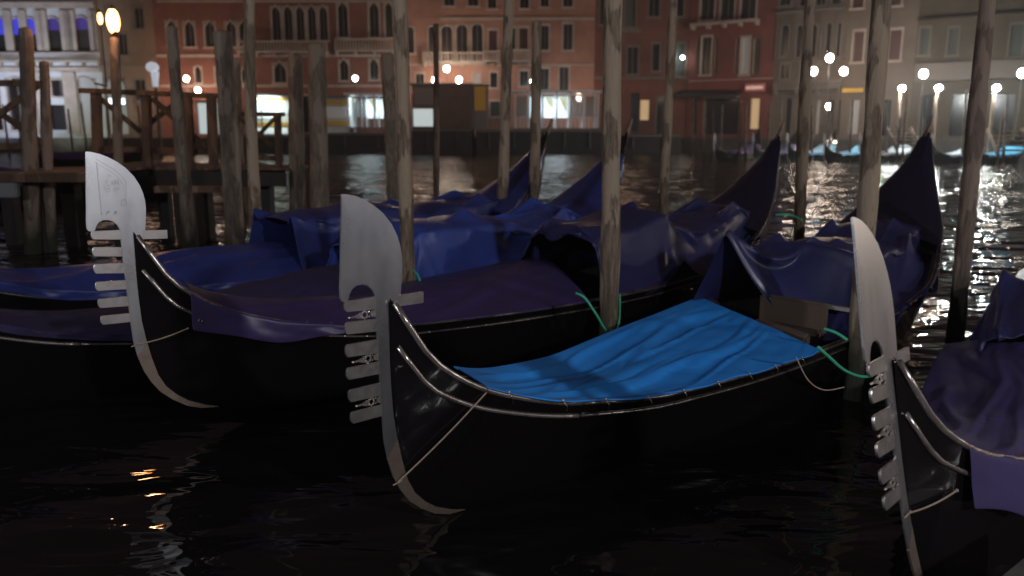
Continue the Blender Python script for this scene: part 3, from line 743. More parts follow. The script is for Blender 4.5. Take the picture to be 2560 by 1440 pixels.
# railing, far left
pbeam('rail', (-30, 207), 13.2, (118, 210), 13.6, .10, .10); pbeam('rail', (-30, 368), 13.2, (105, 364), 13.6, .08, .10)
pbeam('brace', (-20, 300), 13.3, (97, 212), 13.5, .05, .10); pbeam('brace', (-10, 275), 13.35, (112, 362), 13.55, .05, .10)
# railing, middle
pbeam('rail', (198, 226), 14.6, (545, 240), 15.0, .10, .09)
for x, y0, y1, w in ((240, 232, 410, .17), (365, 238, 420, .15), (528, 242, 425, .16), (470, 240, 420, .1)): 
    pbeam('post', (x, y0), 14.9, (x+6, y1), 14.9, w, .14)
pbeam('brace', (380, 246), 15.0, (520, 372), 15.0, .05, .10); pbeam('brace', (250, 246), 15.0, (352, 330), 15.0, .05, .09); pbeam('brace', (372, 310), 15.1, (455, 246), 15.1, .05, .09)
pbeam('rail', (390, 376), 15.1, (545, 380), 15.1, .08, .11); pbeam('rail', (240, 372), 15.0, (372, 375), 15.0, .08, .10)
# railing, right
pbeam('rail', (585, 285), 15.6, (712, 286), 15.6, .09, .08); pbeam('rail', (630, 392), 15.7, (708, 398), 15.7, .08, .10)
pbeam('post', (694, 290), 15.6, (698, 425), 15.6, .12, .12); pbeam('post', (590, 290), 15.9, (592, 425), 15.9, .12, .12); pbeam('brace', (640, 345), 15.5, (690, 292), 15.5, .05, .07)
pbeam('brace', (600, 295), 15.8, (688, 372), 15.8, .05, .08)
# decks: planks side by side running away from us, with a lit front fascia
def deck(x0, y0, x1, y1, Y0, Y1, n, lab=None):
    a = inv @ at(x0, y0, Y0); b = inv @ at(x1, y1, Y0); L = b-a
    for i in range(n):
        p = a+L*(i+.04)/n; q = a+L*(i+.96)/n; bm = bmesh.new()
        z = max(p.z, q.z)
        box2(bm, (p.x, p.y, z-.05+R.uniform(-.004, .004)), (q.x, p.y+(Y1-Y0), z))
        obj('deck_plank', bm, M['pier_deck'], PG)
deck(-40, 432, 232, 430, 12.9, 14.8, 16); pbox('fascia', -40, 434, 232, 456, 12.88, .07)
deck(232, 414, 712, 424, 15.0, 16.8, 30); pbox('fascia', 390, 424, 712, 466, 15.0, .08, 'black_timber'); pbox('fascia', 232, 420, 392, 440, 15.02, .07, 'black_timber')
pbox('beam', 385, 466, 565, 482, 14.4, .25, 'pier_deck')
for x, y0, Y, w in ((92, 452, 13.6, .22), (175, 452, 14.4, .26), (305, 440, 15.2, .2), (470, 480, 14.6, .40), (505, 470, 15.4, .3), (660, 464, 15.6, .3), (20, 452, 14.5, .22), (410, 470, 15.6, .2)):
    a = inv @ at(x, y0, Y); bm = bmesh.new(); box2(bm, (a.x-w/2, a.y-w/2, -.6), (a.x+w/2, a.y+w/2, a.z)); obj('pile', bm, M['black_timber'], PG)
bm = bmesh.new(); p = at(20, 470, 13.0); box(bm, p, (.34, .12, .3)); bmesh.ops.bevel(bm, geom=list(bm.edges), offset=.02, segments=2, affect='EDGES')
tag(obj('junction_box', bm, mat('grey_plastic', (.16, .17, .18), .6)), 'grey box fixed under the edge of the pier at the left edge', 'utility box')

# lantern
M['flame'] = mat('lantern_glow', (1, .6, .3), emit=(1, .40, .12), estr=9)
lr = empty('pier_lantern', at(278, 50, 14.2), label='glowing orange lantern with a teardrop glass on a post of the pier', cat='lantern')
bm = bmesh.new(); ball(bm, (.03, 0, -.02), .125, 3, (.85, .85, 1.75)); obj('glass', bm, M['flame'], lr, True)
bm = bmesh.new(); cyl(bm, (.03, 0, -.30), (.05, 0, -.185), .03, .06); cyl(bm, (.03, 0, .15), (.03, 0, .24), .06, .01); obj('lantern_cap', bm, M['lacquer_dull'], lr)
lamp('lantern_light', 'POINT', at(278, 50, 14.2)+Vector((.05, -.45, .0)), 32, (1, .5, .22), .1)
lr2 = empty('pier_lantern', at(250, 46, 15.2), label='smaller orange lantern just left of the large glowing one', cat='lantern')
bm = bmesh.new(); ball(bm, (0, 0, 0), .065, 3, (.7, .7, 1.7)); obj('glass', bm, M['flame'], lr2, True)
bm = bmesh.new(); cyl(bm, (0, 0, .1), (0, 0, .16), .035, .01); cyl(bm, (0, 0, -.1), (0, 0, -1.2), .012, .012); beam(bm, (0, 0, -1.2), (.25, -.9, -1.2), .03, .03); obj('bracket', bm, M['lacquer_dull'], lr2)

# ------------------------------------------------------------------ far bank: palaces
def bmat(name, c, c2, sc=.35):
    return mat(name, c, .9, noise_col=c2, nscale=sc, bump=.3, bscale=4, bdist=.03, contrast=(.4, .62), detail=8)
M['wall_white'] = bmat('istrian_stone', (.52, .53, .55), (.40, .41, .43))
M['wall_tan'] = bmat('tan_plaster', (.24, .16, .11), (.17, .11, .08))
M['wall_red'] = bmat('red_plaster', (.23, .085, .06), (.15, .055, .042))
M['wall_pink'] = bmat('pink_plaster', (.36, .18, .13), (.26, .13, .095))
M['wall_darkred'] = bmat('dark_red_plaster', (.17, .06, .045), (.11, .045, .035))
M['wall_crimson'] = bmat('crimson_plaster', (.19, .05, .04), (.13, .04, .032))
M['wall_brown'] = bmat('brown_stone', (.13, .10, .08), (.085, .065, .052))
M['wall_beige'] = bmat('beige_plaster', (.15, .115, .09), (.11, .088, .07))
M['wall_olive'] = bmat('olive_plaster', (.10, .08, .055), (.07, .056, .04))
M['trim'] = mat('pale_stone_trim', (.42, .35, .30), .8, noise_col=(.32, .26, .22), nscale=1)
M['trim_dim'] = mat('grey_stone_trim', (.15, .125, .11), .8, noise_col=(.14, .12, .105), nscale=1)
M['pane'] = mat('dark_pane', (.012, .010, .012), .2)
M['shutter'] = mat('red_shutter', (.07, .022, .02), .6)
M['shutter_g'] = mat('green_grey_shutter', (.06, .065, .055), .6)
M['pane_blue'] = mat('blue_lit_pane', (.02, .02, .1), emit=(.06, .07, .9), estr=.6)
M['pane_violet'] = mat('violet_lit_pane', (.02, .02, .1), emit=(.16, .08, .6), estr=.2)
M['pane_warm'] = mat('warm_lit_pane', (.3, .2, .1), emit=(1, .68, .36), estr=.4)
M['pane_grey'] = mat('grey_lit_pane', (.3, .3, .3), emit=(.6, .55, .5), estr=.12)

class Plane:
    def __init__(s, A, B): s.A = Vector((*A, 0)); s.d = (Vector((*B, 0))-s.A).normalized(); s.n = Vector((s.d.y, -s.d.x, 0))
    def uv(s, px, py):
        r = ray(px, py); C = Vector((0, 0, CAM_H)); t = (s.A-C).dot(s.n)/r.dot(s.n); p = C+r*t
        return (p-s.A).dot(s.d), p.z
PL_L = Plane((-90, 76), (16, 75.6)); PL_R = Plane((16, 75.6), (40.5, 56.6))

def building(name, plane, px0, px1, m, label, wins, ztop=16.0, bands=(), cat='building', refy=150, depth=8, extra=None, trim='trim'):
    u0 = plane.uv(px0, refy)[0]; u1 = plane.uv(px1, refy)[0]
    root = empty(name, plane.A+plane.d*u0+Vector((0, 0, QZ)), math.atan2(plane.d.y, plane.d.x), label, cat)
    # local frame: x along facade, y into the building, z up from the quay
    W = u1-u0; Hh = ztop-QZ
    rects = []
    for w in wins:
        a = plane.uv(w[0], w[3]); b = plane.uv(w[2], w[1])
        rects.append([max(.05, a[0]-u0), max(.02, a[1]-QZ), min(W-.05, b[0]-u0), min(Hh-.05, b[1]-QZ), *(w[4:] if len(w) > 4 else ())])
    rects = [r for r in rects if r[2] > r[0]+.1 and r[3] > r[1]+.1]
    us = sorted(set([0, W]+[round(r[i], 4) for r in rects for i in (0, 2)])); zs = sorted(set([0, Hh]+[round(r[i], 4) for r in rects for i in (1, 3)]))
    bm = bmesh.new(); vs = {}
    def v(i, j):
        if (i, j) not in vs: vs[i, j] = bm.verts.new((us[i], 0, zs[j]))
        return vs[i, j]
    for i in range(len(us)-1):
        for j in range(len(zs)-1):
            cx, cz = (us[i]+us[i+1])/2, (zs[j]+zs[j+1])/2
            if any(r[0] < cx < r[2] and r[1] < cz < r[3] for r in rects): continue
            bm.faces.new((v(i, j), v(i+1, j), v(i+1, j+1), v(i, j+1)))
    q = [bm.verts.new(p) for p in ((0, 0, 0), (0, depth, 0), (0, depth, Hh), (0, 0, Hh), (W, 0, 0), (W, depth, 0), (W, depth, Hh), (W, 0, Hh))]
    bm.faces.new((q[0], q[3], q[2], q[1])); bm.faces.new((q[4], q[5], q[6], q[7])); bm.faces.new((q[3], q[7], q[6], q[2])); bm.faces.new((q[1], q[2], q[6], q[5]))
    obj('wall', bm, M[m], root)
    for r in rects:
        x0, z0, x1, z1 = r[:4]; kind = r[4] if len(r) > 4 else 'rect'; pm = r[5] if len(r) > 5 else 'pane'; fw = .13
        bm = bmesh.new(); D = .28
        # reveal
        for (A, B) in (((x0, z0), (x1, z0)), ((x1, z0), (x1, z1)), ((x1, z1), (x0, z1)), ((x0, z1), (x0, z0))):
            bm.faces.new([bm.verts.new(p) for p in ((A[0], 0, A[1]), (B[0], 0, B[1]), (B[0], D, B[1]), (A[0], D, A[1]))])
        t = M[trim]
        if kind != 'plain':
            box2(bm, (x0-fw, -.06, z0-.03), (x0, .03, z1)); box2(bm, (x1, -.06, z0-.03), (x1+fw, .03, z1))
            if kind == 'rect': box2(bm, (x0-fw, -.08, z1), (x1+fw, .03, z1+.2))
            box2(bm, (x0-fw*1.5, -.16, z0-.2), (x1+fw*1.5, .03, z0-.032))
        if kind in ('arch', 'gothic'):
            w2 = (x1-x0)/2; cx = (x0+x1)/2; hh = w2 if kind == 'arch' else w2*1.5; n = 7; zb = z1-hh
            def ap(t_):   # t_ 0..1 left spring -> apex
                if kind == 'arch': return cx-w2*math.cos(t_*math.pi/2), zb+hh*math.sin(t_*math.pi/2)
                return x0+w2*(1-math.cos(t_*math.pi/2))**.8, zb+hh*(t_**.9)
            for sgn in (0, 1):
                pts = [ap(k/n) for k in range(n+1)]
                if sgn: pts = [(2*cx-a_, b_) for a_, b_ in pts]
                cor = (x0, z1) if not sgn else (x1, z1)
                for k in range(n):
                    a_, b_ = pts[k], pts[k+1]
                    tri = [(cor[0], .1, cor[1]), (a_[0], .1, a_[1]), (b_[0], .1, b_[1])]
                    bm.faces.new([bm.verts.new(p) for p in tri])
            # moulding round the arch
            hood = [ap(k/n) for k in range(n+1)]; hood = hood+[(2*cx-a_, b_) for a_, b_ in hood[::-1][1:]]
            tube(bm, [(cx+(a_-cx)*1.13, -.02, zb+(b_-zb)*1.12) for a_, b_ in hood], .085, 5)
        f = obj('window', bm, t, root)
        bm = bmesh.new(); box2(bm, (x0, D-.02, z0), (x1, D+.02, z1)); obj('pane', bm, M[pm], f)
        if pm in ('pane_blue', 'pane_violet'):
            bm = bmesh.new(); box2(bm, (x0+.01, D-.12, z0), (x1-.01, D-.03, z0+(z1-z0)*(.5 if pm == 'pane_blue' else .62))); obj('shutter', bm, M['lacquer_dull'], f)  # dark panel added to hide the glow in the pane's unlit lower part
        if kind != 'plain' and pm == 'pane' and (x1-x0) > .7:
            bm = bmesh.new(); box2(bm, ((x0+x1)/2-.035, D-.09, z0), ((x0+x1)/2+.035, D-.022, z1)); obj('mullion', bm, M['trim_dim'], f)
    for b in bands:   # string courses, cornices, balconies: px0,px1,y0,y1,proud
        a = plane.uv(b[0], b[3]); c_ = plane.uv(b[1], b[2])
        x0, x1 = max(0, a[0]-u0), min(W, c_[0]-u0); z0, z1 = a[1]-QZ, c_[1]-QZ
        bm = bmesh.new(); mm = M[b[6]] if len(b) > 6 else M[trim]
        if len(b) > 5 and b[5] == 'balcony':
            box2(bm, (x0, -b[4], z0), (x1, .02, z0+.15)); box2(bm, (x0, -b[4], z1-.12), (x1, -b[4]+.16, z1))
            n = max(3, int((x1-x0)/.28))
            for k in range(n+1):
                xx = x0+(x1-x0)*k/n; cyl(bm, (min(max(xx, x0+.05), x1-.05), -b[4]+.08, z0+.15), (min(max(xx, x0+.05), x1-.05), -b[4]+.08, z1-.12), .07, .05, 6)
            for k in range(max(2, int((x1-x0)/1.4))+1):
                xx = x0+.1+(x1-x0-.2)*k/max(2, int((x1-x0)/1.4)); box2(bm, (xx-.09, -b[4]*.8, z0-.35), (xx+.09, .0, z0-.002))
            obj('balcony', bm, mm, root)
        else:
            box2(bm, (x0, -b[4], z0), (x1, .02, z1)); 
            if z1-z0 > .35: box2(bm, (x0, -b[4]-.1, z1-.1), (x1, .015, z1+.06))
            obj('string_course', bm, mm, root)
    root['_u0'] = u0
    return root

building('palace', PL_L, -160, 252, 'wall_white', 'floodlit white stone palace with blue-lit arched windows at the left edge',
    [(-60, 45, -38, 128, 'arch', 'pane_blue'), (-6, 45, 14, 128, 'arch', 'pane_blue'), (34, 45, 54, 128, 'arch', 'pane_blue'), (68, 45, 88, 128, 'arch', 'pane_blue'), (122, 44, 148, 128, 'arch', 'pane_violet'), (192, 42, 220, 126, 'arch', 'pane_violet'),
     (30, 195, 62, 325, 'arch', 'pane'), (-40, 195, -6, 325, 'arch', 'pane'), (132, 200, 166, 240, 'rect', 'pane'), (128, 262, 168, 325, 'plain', 'pane'), (196, 195, 236, 335, 'arch', 'pane_grey')],
    bands=[(-160, 252, 8, 22, .35), (-160, 252, 132, 156, .5, 'balcony'), (-160, 252, 170, 180, .15)] +
          [(x, x+8, 28, 130, .22, 'pier') for x in (-26, 20, 58, 98, 108, 160, 170, 178, 230, 240)] + [(x, x+16, 182, 335, .2) for x in (72, 100, 172)], ztop=15)
building('narrow_house', PL_L, 252, 392, 'wall_tan', 'plain tan house between the white palace and the red palace',
    [(298, 85, 316, 136, 'rect'), (338, 20, 356, 70, 'rect'), (268, 20, 284, 70, 'rect'), (275, 195, 310, 335, 'arch', 'pane_grey'), (340, 200, 362, 250)], bands=[(252, 392, 160, 165, .08)], ztop=19, trim='trim_dim')
redw = [(x, 52, x+20, 116, 'gothic') for x in (464, 515, 568, 600)]+[(x, 14, x+17, 100, 'gothic') for x in (682, 712, 742, 771, 800)]+[(x, 5, x+22, 92, 'gothic') for x in (846, 924, 964)]
redw += [(490, 165, 502, 206, 'gothic'), (540, 165, 552, 206, 'gothic'), (606, 168, 622, 206, 'gothic'), (686, 155, 714, 206, 'gothic'), (850, 148, 870, 200, 'gothic'), (925, 146, 945, 198, 'gothic'), (430, 168, 448, 206, 'gothic'), (420, 50, 440, 112, 'gothic')]
redw += [(440, 245, 480, 330, 'plain'), (560, 245, 600, 330, 'rect'), (750, 240, 790, 330, 'rect')]
building('palace', PL_L, 392, 986, 'wall_red', 'dark red palace with rows of pointed gothic windows left of centre', redw,
    bands=[(392, 986, 136, 143, .14), (600, 822, 104, 134, .9, 'balcony'), (840, 986, 98, 130, .6, 'balcony'), (392, 986, 212, 218, .12), (392, 986, 0, 6, .1)], ztop=18)
pw = [(1072, 65, 1086, 136, 'arch'), (1104, 64, 1130, 156, 'arch'), (1142, 62, 1168, 156, 'arch'), (1180, 60, 1206, 156, 'arch'), (1020, 66, 1034, 132, 'arch'),
      (1222, 76, 1243, 126, 'rect', 'shutter'), (1276, 70, 1288, 122, 'rect'), (1298, 70, 1320, 122, 'rect', 'shutter'), (1352, 64, 1372, 124), (1408, 60, 1432, 124),
      (1184, 184, 1200, 214, 'rect', 'pane_grey'), (1226, 182, 1243, 218), (1300, 178, 1320, 214), (1350, 172, 1372, 224), (1398, 168, 1422, 236), (1226, 254, 1250, 290, 'rect', 'shutter_g'), (1040, 185, 1060, 214), (1220, -30, 1240, 20), (1300, -30, 1322, 20), (1352, -30, 1372, 16), (1408, -30, 1432, 16), (1110, -30, 1135, 14), (1170, -30, 1195, 14)]
building('palace', PL_L, 986, 1486, 'wall_pink', 'salmon pink palace with three tall arched windows in the centre', pw,
    bands=[(1060, 1208, 132, 158, .8, 'balcony'), (1210, 1250, 128, 156, .8, 'balcony'), (1272, 1326, 126, 156, .8, 'balcony'), (1100, 1486, 44, 50, .14), (986, 1486, 160, 164, .1)], ztop=19)
building('house', PL_L, 1486, 1722, 'wall_darkred', 'dim dark red house right of the salmon pink palace',
    [(1500, -10, 1522, 60), (1562, -5, 1590, 66, 'rect', 'shutter_g'), (1622, -20, 1650, 40, 'rect'), (1690, -10, 1710, 40), (1568, 118, 1596, 184, 'rect'), (1510, 118, 1530, 184), (1630, 110, 1650, 176), (1690, 110, 1712, 190, 'rect', 'shutter_g'), (1574, 232, 1600, 330, 'plain'), (1600, 250, 1624, 300, 'plain', 'pane_warm'), (1640, 240, 1672, 334, 'arch'), (1510, 240, 1540, 334, 'plain')],
    bands=[(1486, 1722, 192, 198, .12), (1540, 1600, 72, 80, .3)], ztop=19, trim='trim_dim')
building('hotel', PL_R, 1722, 1936, 'wall_crimson', 'deep red house with a stone balcony and a dark awning',
    [(1750, -20, 1788, 50, 'rect'), (1800, -20, 1838, 50, 'rect'), (1850, -20, 1892, 50, 'rect'), (1752, 92, 1780, 186, 'rect'), (1738, 92, 1749, 186, 'plain', 'shutter_g'), (1784, 92, 1796, 186, 'plain', 'shutter_g'),
     (1850, 94, 1876, 186, 'rect', 'pane_grey'), (1836, 94, 1847, 186, 'plain', 'shutter_g'), (1880, 94, 1902, 186, 'plain', 'shutter_g'), (1756, 246, 1848, 336, 'plain'), (1874, 246, 1900, 322, 'plain', 'pane_warm'), (1728, 246, 1745, 335, 'plain')],
    bands=[(1735, 1900, 52, 66, .9, 'balcony'), (1722, 1936, 196, 202, .15), (1755, 1850, 240, 246, .1)], ztop=17)
building('palace', PL_R, 1936, 2112, 'wall_brown', 'dim brown palace with crowded pale stone window frames behind the triple lamp',
    [(1950, 62, 1974, 142, 'arch'), (1988, 62, 2008, 142, 'arch'), (2022, 60, 2044, 142, 'arch'), (2062, 56, 2080, 140, 'arch'), (2090, 56, 2104, 140, 'arch'), (1950, -20, 1978, 14), (2000, -20, 2024, 14), (2040, -20, 2066, 12), (2080, -20, 2104, 10),
     (1950, 160, 1974, 196), (2000, 160, 2020, 196), (1960, 246, 1980, 335, 'plain', 'pane'), (1990, 250, 2008, 335, 'plain', 'shutter'), (2036, 250, 2052, 335, 'plain', 'pane_grey'), (2070, 250, 2086, 335, 'plain'), (2092, 250, 2106, 335, 'plain')],
    bands=[(1936, 2112, 22, 32, .4), (1936, 2112, 148, 154, .4), (1940, 2110, 200, 226, .8, 'balcony', 'trim_dim'), (1936, 2112, 236, 242, .3)]+[(x, x+7, 34, 148, .2) for x in (1938, 1979, 2012, 2050, 2082)], ztop=16, trim='trim_dim')
building('house', PL_R, 2112, 2286, 'wall_beige', 'beige house with two dark red shuttered windows at right',
    [(2130, 78, 2162, 154, 'rect', 'shutter'), (2220, 74, 2256, 150, 'rect', 'shutter'), (2130, -30, 2162, 20, 'rect', 'shutter'), (2220, -30, 2256, 14, 'rect', 'shutter'), (2120, 250, 2150, 335, 'plain', 'pane_grey'), (2170, 250, 2230, 340, 'plain')],
    bands=[(2112, 2286, 216, 222, .25, 'b', 'trim_dim')], ztop=15)
building('building', PL_R, 2286, 2760, 'wall_olive', 'olive grey building above the bright white quay lamps at the right edge',
    [(2298, 70, 2326, 136, 'rect', 'shutter_g'), (2368, 70, 2398, 136, 'rect', 'shutter_g'), (2440, 66, 2470, 136, 'rect', 'shutter_g'), (2520, 60, 2562, 140, 'rect', 'shutter_g'), (2600, 60, 2640, 140, 'rect'), (2300, 235, 2350, 340, 'plain'), (2370, 235, 2440, 340, 'plain'), (2470, 235, 2540, 340, 'plain'), (2570, 235, 2700, 340, 'plain')],
    bands=[(2290, 2700, 146, 204, .9, 'b', 'trim_dim'), (2286, 2760, 16, 50, .5, 'b', 'lacquer_dull')], ztop=13, trim='trim_dim')

bank_r = Vector((45, 52, 0)); dirr = Vector((.87, -.49, 0)).normalized()
for k, (w_, m_, h_) in enumerate(((16, 'wall_pink', 15), (14, 'wall_beige', 17), (18, 'wall_red', 14), (15, 'wall_tan', 16), (20, 'wall_beige', 15))):
    root = empty('house', bank_r+Vector((0, 0, QZ)), math.atan2(dirr.y, dirr.x), ['pink', 'beige', 'red', 'tan', 'long beige'][k]+' house of the row that goes on beyond the right edge', 'building')
    bm = bmesh.new(); box2(bm, (0, 0, 0), (w_-.1, 9, h_)); obj('wall', bm, M[m_], root)
    for r_ in range(3):
        for c_ in range(int(w_//3)):
            bm = bmesh.new(); x_ = 1.2+c_*3; z_ = 1.2+r_*4.4; box2(bm, (x_-.12, -.08, z_-.15), (x_+1.32, -.002, z_+2.5)); f_ = obj('window', bm, M['trim'], root)
            bm = bmesh.new(); box2(bm, (x_, -.1, z_), (x_+1.2, -.082, z_+2.35)); obj('pane', bm, M['pane'], f_)
    p_ = bank_r+dirr*(w_/2)+Vector((dirr.y, -dirr.x, 0))*5; lamp('facade_fill', 'POINT', (p_.x, p_.y, 6.5), 1500, (1, .86, .7), .4)  # added fill light, no lamp there, so the row shows in the bow irons
    bank_r = bank_r+dirr*w_

# awning, signs on the crimson house
def on(plane, px, py, out=0.0):
    u, z = plane.uv(px, py); p = plane.A+plane.d*u+plane.n*out; p.z = z; return p
aw = bmesh.new(); a, b = on(PL_R, 1702, 224, .05), on(PL_R, 1852, 224, .05); c_, d_ = on(PL_R, 1852, 238, 1.3), on(PL_R, 1702, 238, 1.3)
vs = [aw.verts.new(p) for p in (a, b, c_, d_)]; vs2 = [aw.verts.new(p-Vector((0, 0, .25))) for p in (a, b, c_, d_)]
aw.faces.new(vs); aw.faces.new(vs2[::-1])
for i in range(4): aw.faces.new((vs[i], vs2[i], vs2[(i+1) % 4], vs[(i+1) % 4]))
tag(obj('awning', aw, M['lacquer_dull']), 'dark awning over the entrance of the deep red house', 'awning')
def signbox(px0, py0, px1, py1, plane, m, label, out=.35, cat='sign', th=.12, name='sign', bars=0, mb=None):
    a = on(plane, px0, py1, out); b = on(plane, px1, py0, out)
    bm = bmesh.new(); d = plane.d; n = plane.n
    P = [a, Vector((b.x, b.y, a.z)), b, Vector((a.x, a.y, b.z))]
    v0 = [bm.verts.new(p) for p in P]; v1 = [bm.verts.new(p-n*th) for p in P]
    bm.faces.new(v0); bm.faces.new(v1[::-1])
    for i in range(4): bm.faces.new((v0[i], v1[i], v1[(i+1) % 4], v0[(i+1) % 4]))
    o = tag(obj(name, bm, m), label, cat)
    if bars:
        bm = bmesh.new(); rr = random.Random(px0); x = .08
        L = (P[1]-P[0]).length; hz = b.z-a.z
        while x < L-.15:
            w_ = rr.uniform(.08, .16); q = a+d*x+n*.01
            box(bm, q+Vector((0, 0, hz*.5))+d*w_/2, (w_*.75, .02, hz*rr.uniform(.35, .5))); x += w_+.04
        obj('lettering', bm, mb, o)
    return o
M['sign_red'] = mat('lit_red_sign', (.4, .1, .08), emit=(.8, .3, .25), estr=.12)
M['sign_white'] = mat('lit_letter', (.8, .7, .65), emit=(.9, .7, .6), estr=.45)
signbox(1866, 209, 1916, 229, PL_R, M['sign_red'], 'dull red shop sign with blurred pale lettering above the lit doorway', bars=1, mb=M['sign_white'])
M['yellow_lit'] = mat('yellow_panel', (.55, .33, .05), .6, emit=(.9, .45, .05), estr=.02)
signbox(2108, 220, 2162, 232, PL_R, M['yellow_lit'], 'long orange sign board over the ground floor of the beige house', out=.4)

# ------------------------------------------------------------------ landing stages and pavilions on the far bank
M['white_frame'] = mat('white_steel', (.62, .66, .70), .5)
M['glow_white'] = mat('lit_interior_panel', (.7, .8, .9), emit=(.78, .90, 1.0), estr=3.2)
M['glow_soft'] = mat('lit_interior_wall', (.6, .65, .65), emit=(.75, .88, .9), estr=.55)
M['poster_yellow'] = mat('lit_yellow_poster', (.8, .6, .1), emit=(1, .7, .15), estr=.8)
M['glass'] = mat('pavilion_glass', (.5, .6, .6), .05, trans=.9)
M['float'] = mat('black_pontoon', (.014, .012, .012), .5, bump=.3, bscale=3)
M['roof_grey'] = mat('grey_roof', (.16, .15, .15), .6)
M['white_panel'] = mat('white_panel', (.6, .62, .60), .5, noise_col=(.5, .52, .5), nscale=1)
M['yellow_band'] = mat('yellow_band', (.60, .36, .03), .5)
M['brown_panel'] = mat('brown_panel', (.11, .075, .06), .7, noise_col=(.08, .055, .045), nscale=1)

def pavilion(px0, py0, px1, py1, Y, dep, label, nb=4, yellow=False, glow=(1, 2), rail=True, side=()):
    a = at(px0, py1, Y); b = at(px1, py0, Y); x0, x1, z0, z1 = a.x, b.x, a.z, b.z
    r = empty('landing_stage_pavilion', ((x0+x1)/2, Y, z0), label=label, cat='pavilion', group='boat landing pavilions on the far bank')
    I = Matrix.Translation(-r.location)
    def pb(name, A, B, m):
        bm = bmesh.new(); box2(bm, I @ Vector(A), I @ Vector(B)); return obj(name, bm, m, r)
    pb('roof', (x0-.25, Y-.35, z1), (x1+.25, Y+dep, z1+.18), M['white_frame'])
    pb('floor', (x0-.1, Y-.3, z0-.1), (x1+.1, Y+dep, z0), M['roof_grey'])
    for i in range(nb+1):
        x = x0+(x1-x0)*i/nb
        pb('column', (x-.07, Y-.07, z0), (x+.07, Y+.07, z1), M['white_frame']); pb('column', (x-.06, Y+dep-.2, z0), (x+.06, Y+dep-.08, z1), M['white_frame'])
    for i in range(nb):
        xa, xb = x0+(x1-x0)*i/nb+.12, x0+(x1-x0)*(i+1)/nb-.12; h = z1-z0
        if i in glow:
            pb('lit_panel', (xa, Y+dep-.35, z0+h*.3), (xb, Y+dep-.25, z1-.25), M['glow_white'])
            bm = bmesh.new(); v = [I @ Vector(p) for p in ((xa+.1, Y+dep-.37, z1-.3), (xb-.05, Y+dep-.37, z1-.3), (xb-.05, Y+dep-.37, z0+h*.45))]
            bm.faces.new([bm.verts.new(p) for p in v]); obj('poster', bm, M['poster_yellow'], r)
        pb('window_pane', (xa, Y+dep-.5, z0+h*.32), (xb, Y+dep-.47, z1-.2), M['glass'])
        if rail:
            bm = bmesh.new()
            for k in range(4): box2(bm, I @ Vector((xa, Y-.02, z0+.12+k*.24)), I @ Vector((xb, Y+.02, z0+.155+k*.24)))
            for k in range(4): xx = xa+(xb-xa)*k/3; box2(bm, I @ Vector((xx-.02, Y-.03, z0)), I @ Vector((xx+.02, Y+.03, z0+.95)))
            obj('railing', bm, M['white_frame'], r)
    return r
pavilion(1288, 232, 1496, 320, 69.5, 2.6, 'white framed glass pavilion with bright panels in front of the salmon pink palace', nb=6, glow=(1, 2, 3))
pavilion(872, 238, 968, 318, 69.5, 2.6, 'small white lit pavilion with railings in front of the red palace', nb=3, glow=(1, 2))
lamp('pavilion_light', 'AREA', ((at(1390, 240, 70.6)).x, 70.6, at(1390, 240, 70.6).z-.1), 260, (.8, .92, 1), 2.0, target=(at(1390, 240, 70.6).x, 70.4, 0))
lamp('pavilion_light', 'AREA', ((at(920, 245, 70.6)).x, 70.6, at(920, 245, 70.6).z-.1), 200, (.8, .95, 1), 1.5, target=(at(920, 240, 70.6).x, 70.4, 0))

def float_(px0, px1, y0, y1, Y, dep, label):
    a = at(px0, y1, Y); b = at(px1, y0, Y); r = empty('pontoon', ((a.x+b.x)/2, Y, 0), label=label, cat='pontoon', group='black floating pontoons along the far bank')
    I = Matrix.Translation(-r.location); bm = bmesh.new(); box2(bm, I @ Vector((a.x, Y, -.4)), I @ Vector((b.x, Y+dep, b.z)))
    bmesh.ops.bevel(bm, geom=list(bm.edges), offset=.08, segments=2, affect='EDGES'); obj('float_body', bm, M['float'], r)
    bm = bmesh.new(); beam(bm, I @ Vector((a.x, Y-.06, b.z-.12)), I @ Vector((b.x, Y-.06, b.z-.12)), .1, .1); obj('fender_rail', bm, M['roof_grey'], r)
    n = max(2, int((b.x-a.x)/2))
    for i in range(n):
        bm = bmesh.new(); x = a.x+(b.x-a.x)*(i+.5)/n; cyl(bm, I @ Vector((x, Y-.14, .3)), I @ Vector((x, Y-.14, b.z-.25)), .14, .14, 8); obj('fender', bm, M['float'], r)
float_(1190, 1505, 324, 372, 68.6, 4.0, 'long black pontoon under the white glass pavilion')
float_(1030, 1180, 322, 372, 68.4, 4.0, 'black pontoon in front of the brown shuttered kiosk')
float_(820, 985, 332, 372, 68.6, 4.0, 'black pontoon under the small lit pavilion')
float_(545, 800, 338, 376, 68.6, 3.5, 'black pontoon at the yellow striped landing stage')
float_(1540, 1700, 336, 374, 68.8, 3.0, 'low black pontoon below the dim dark red house')

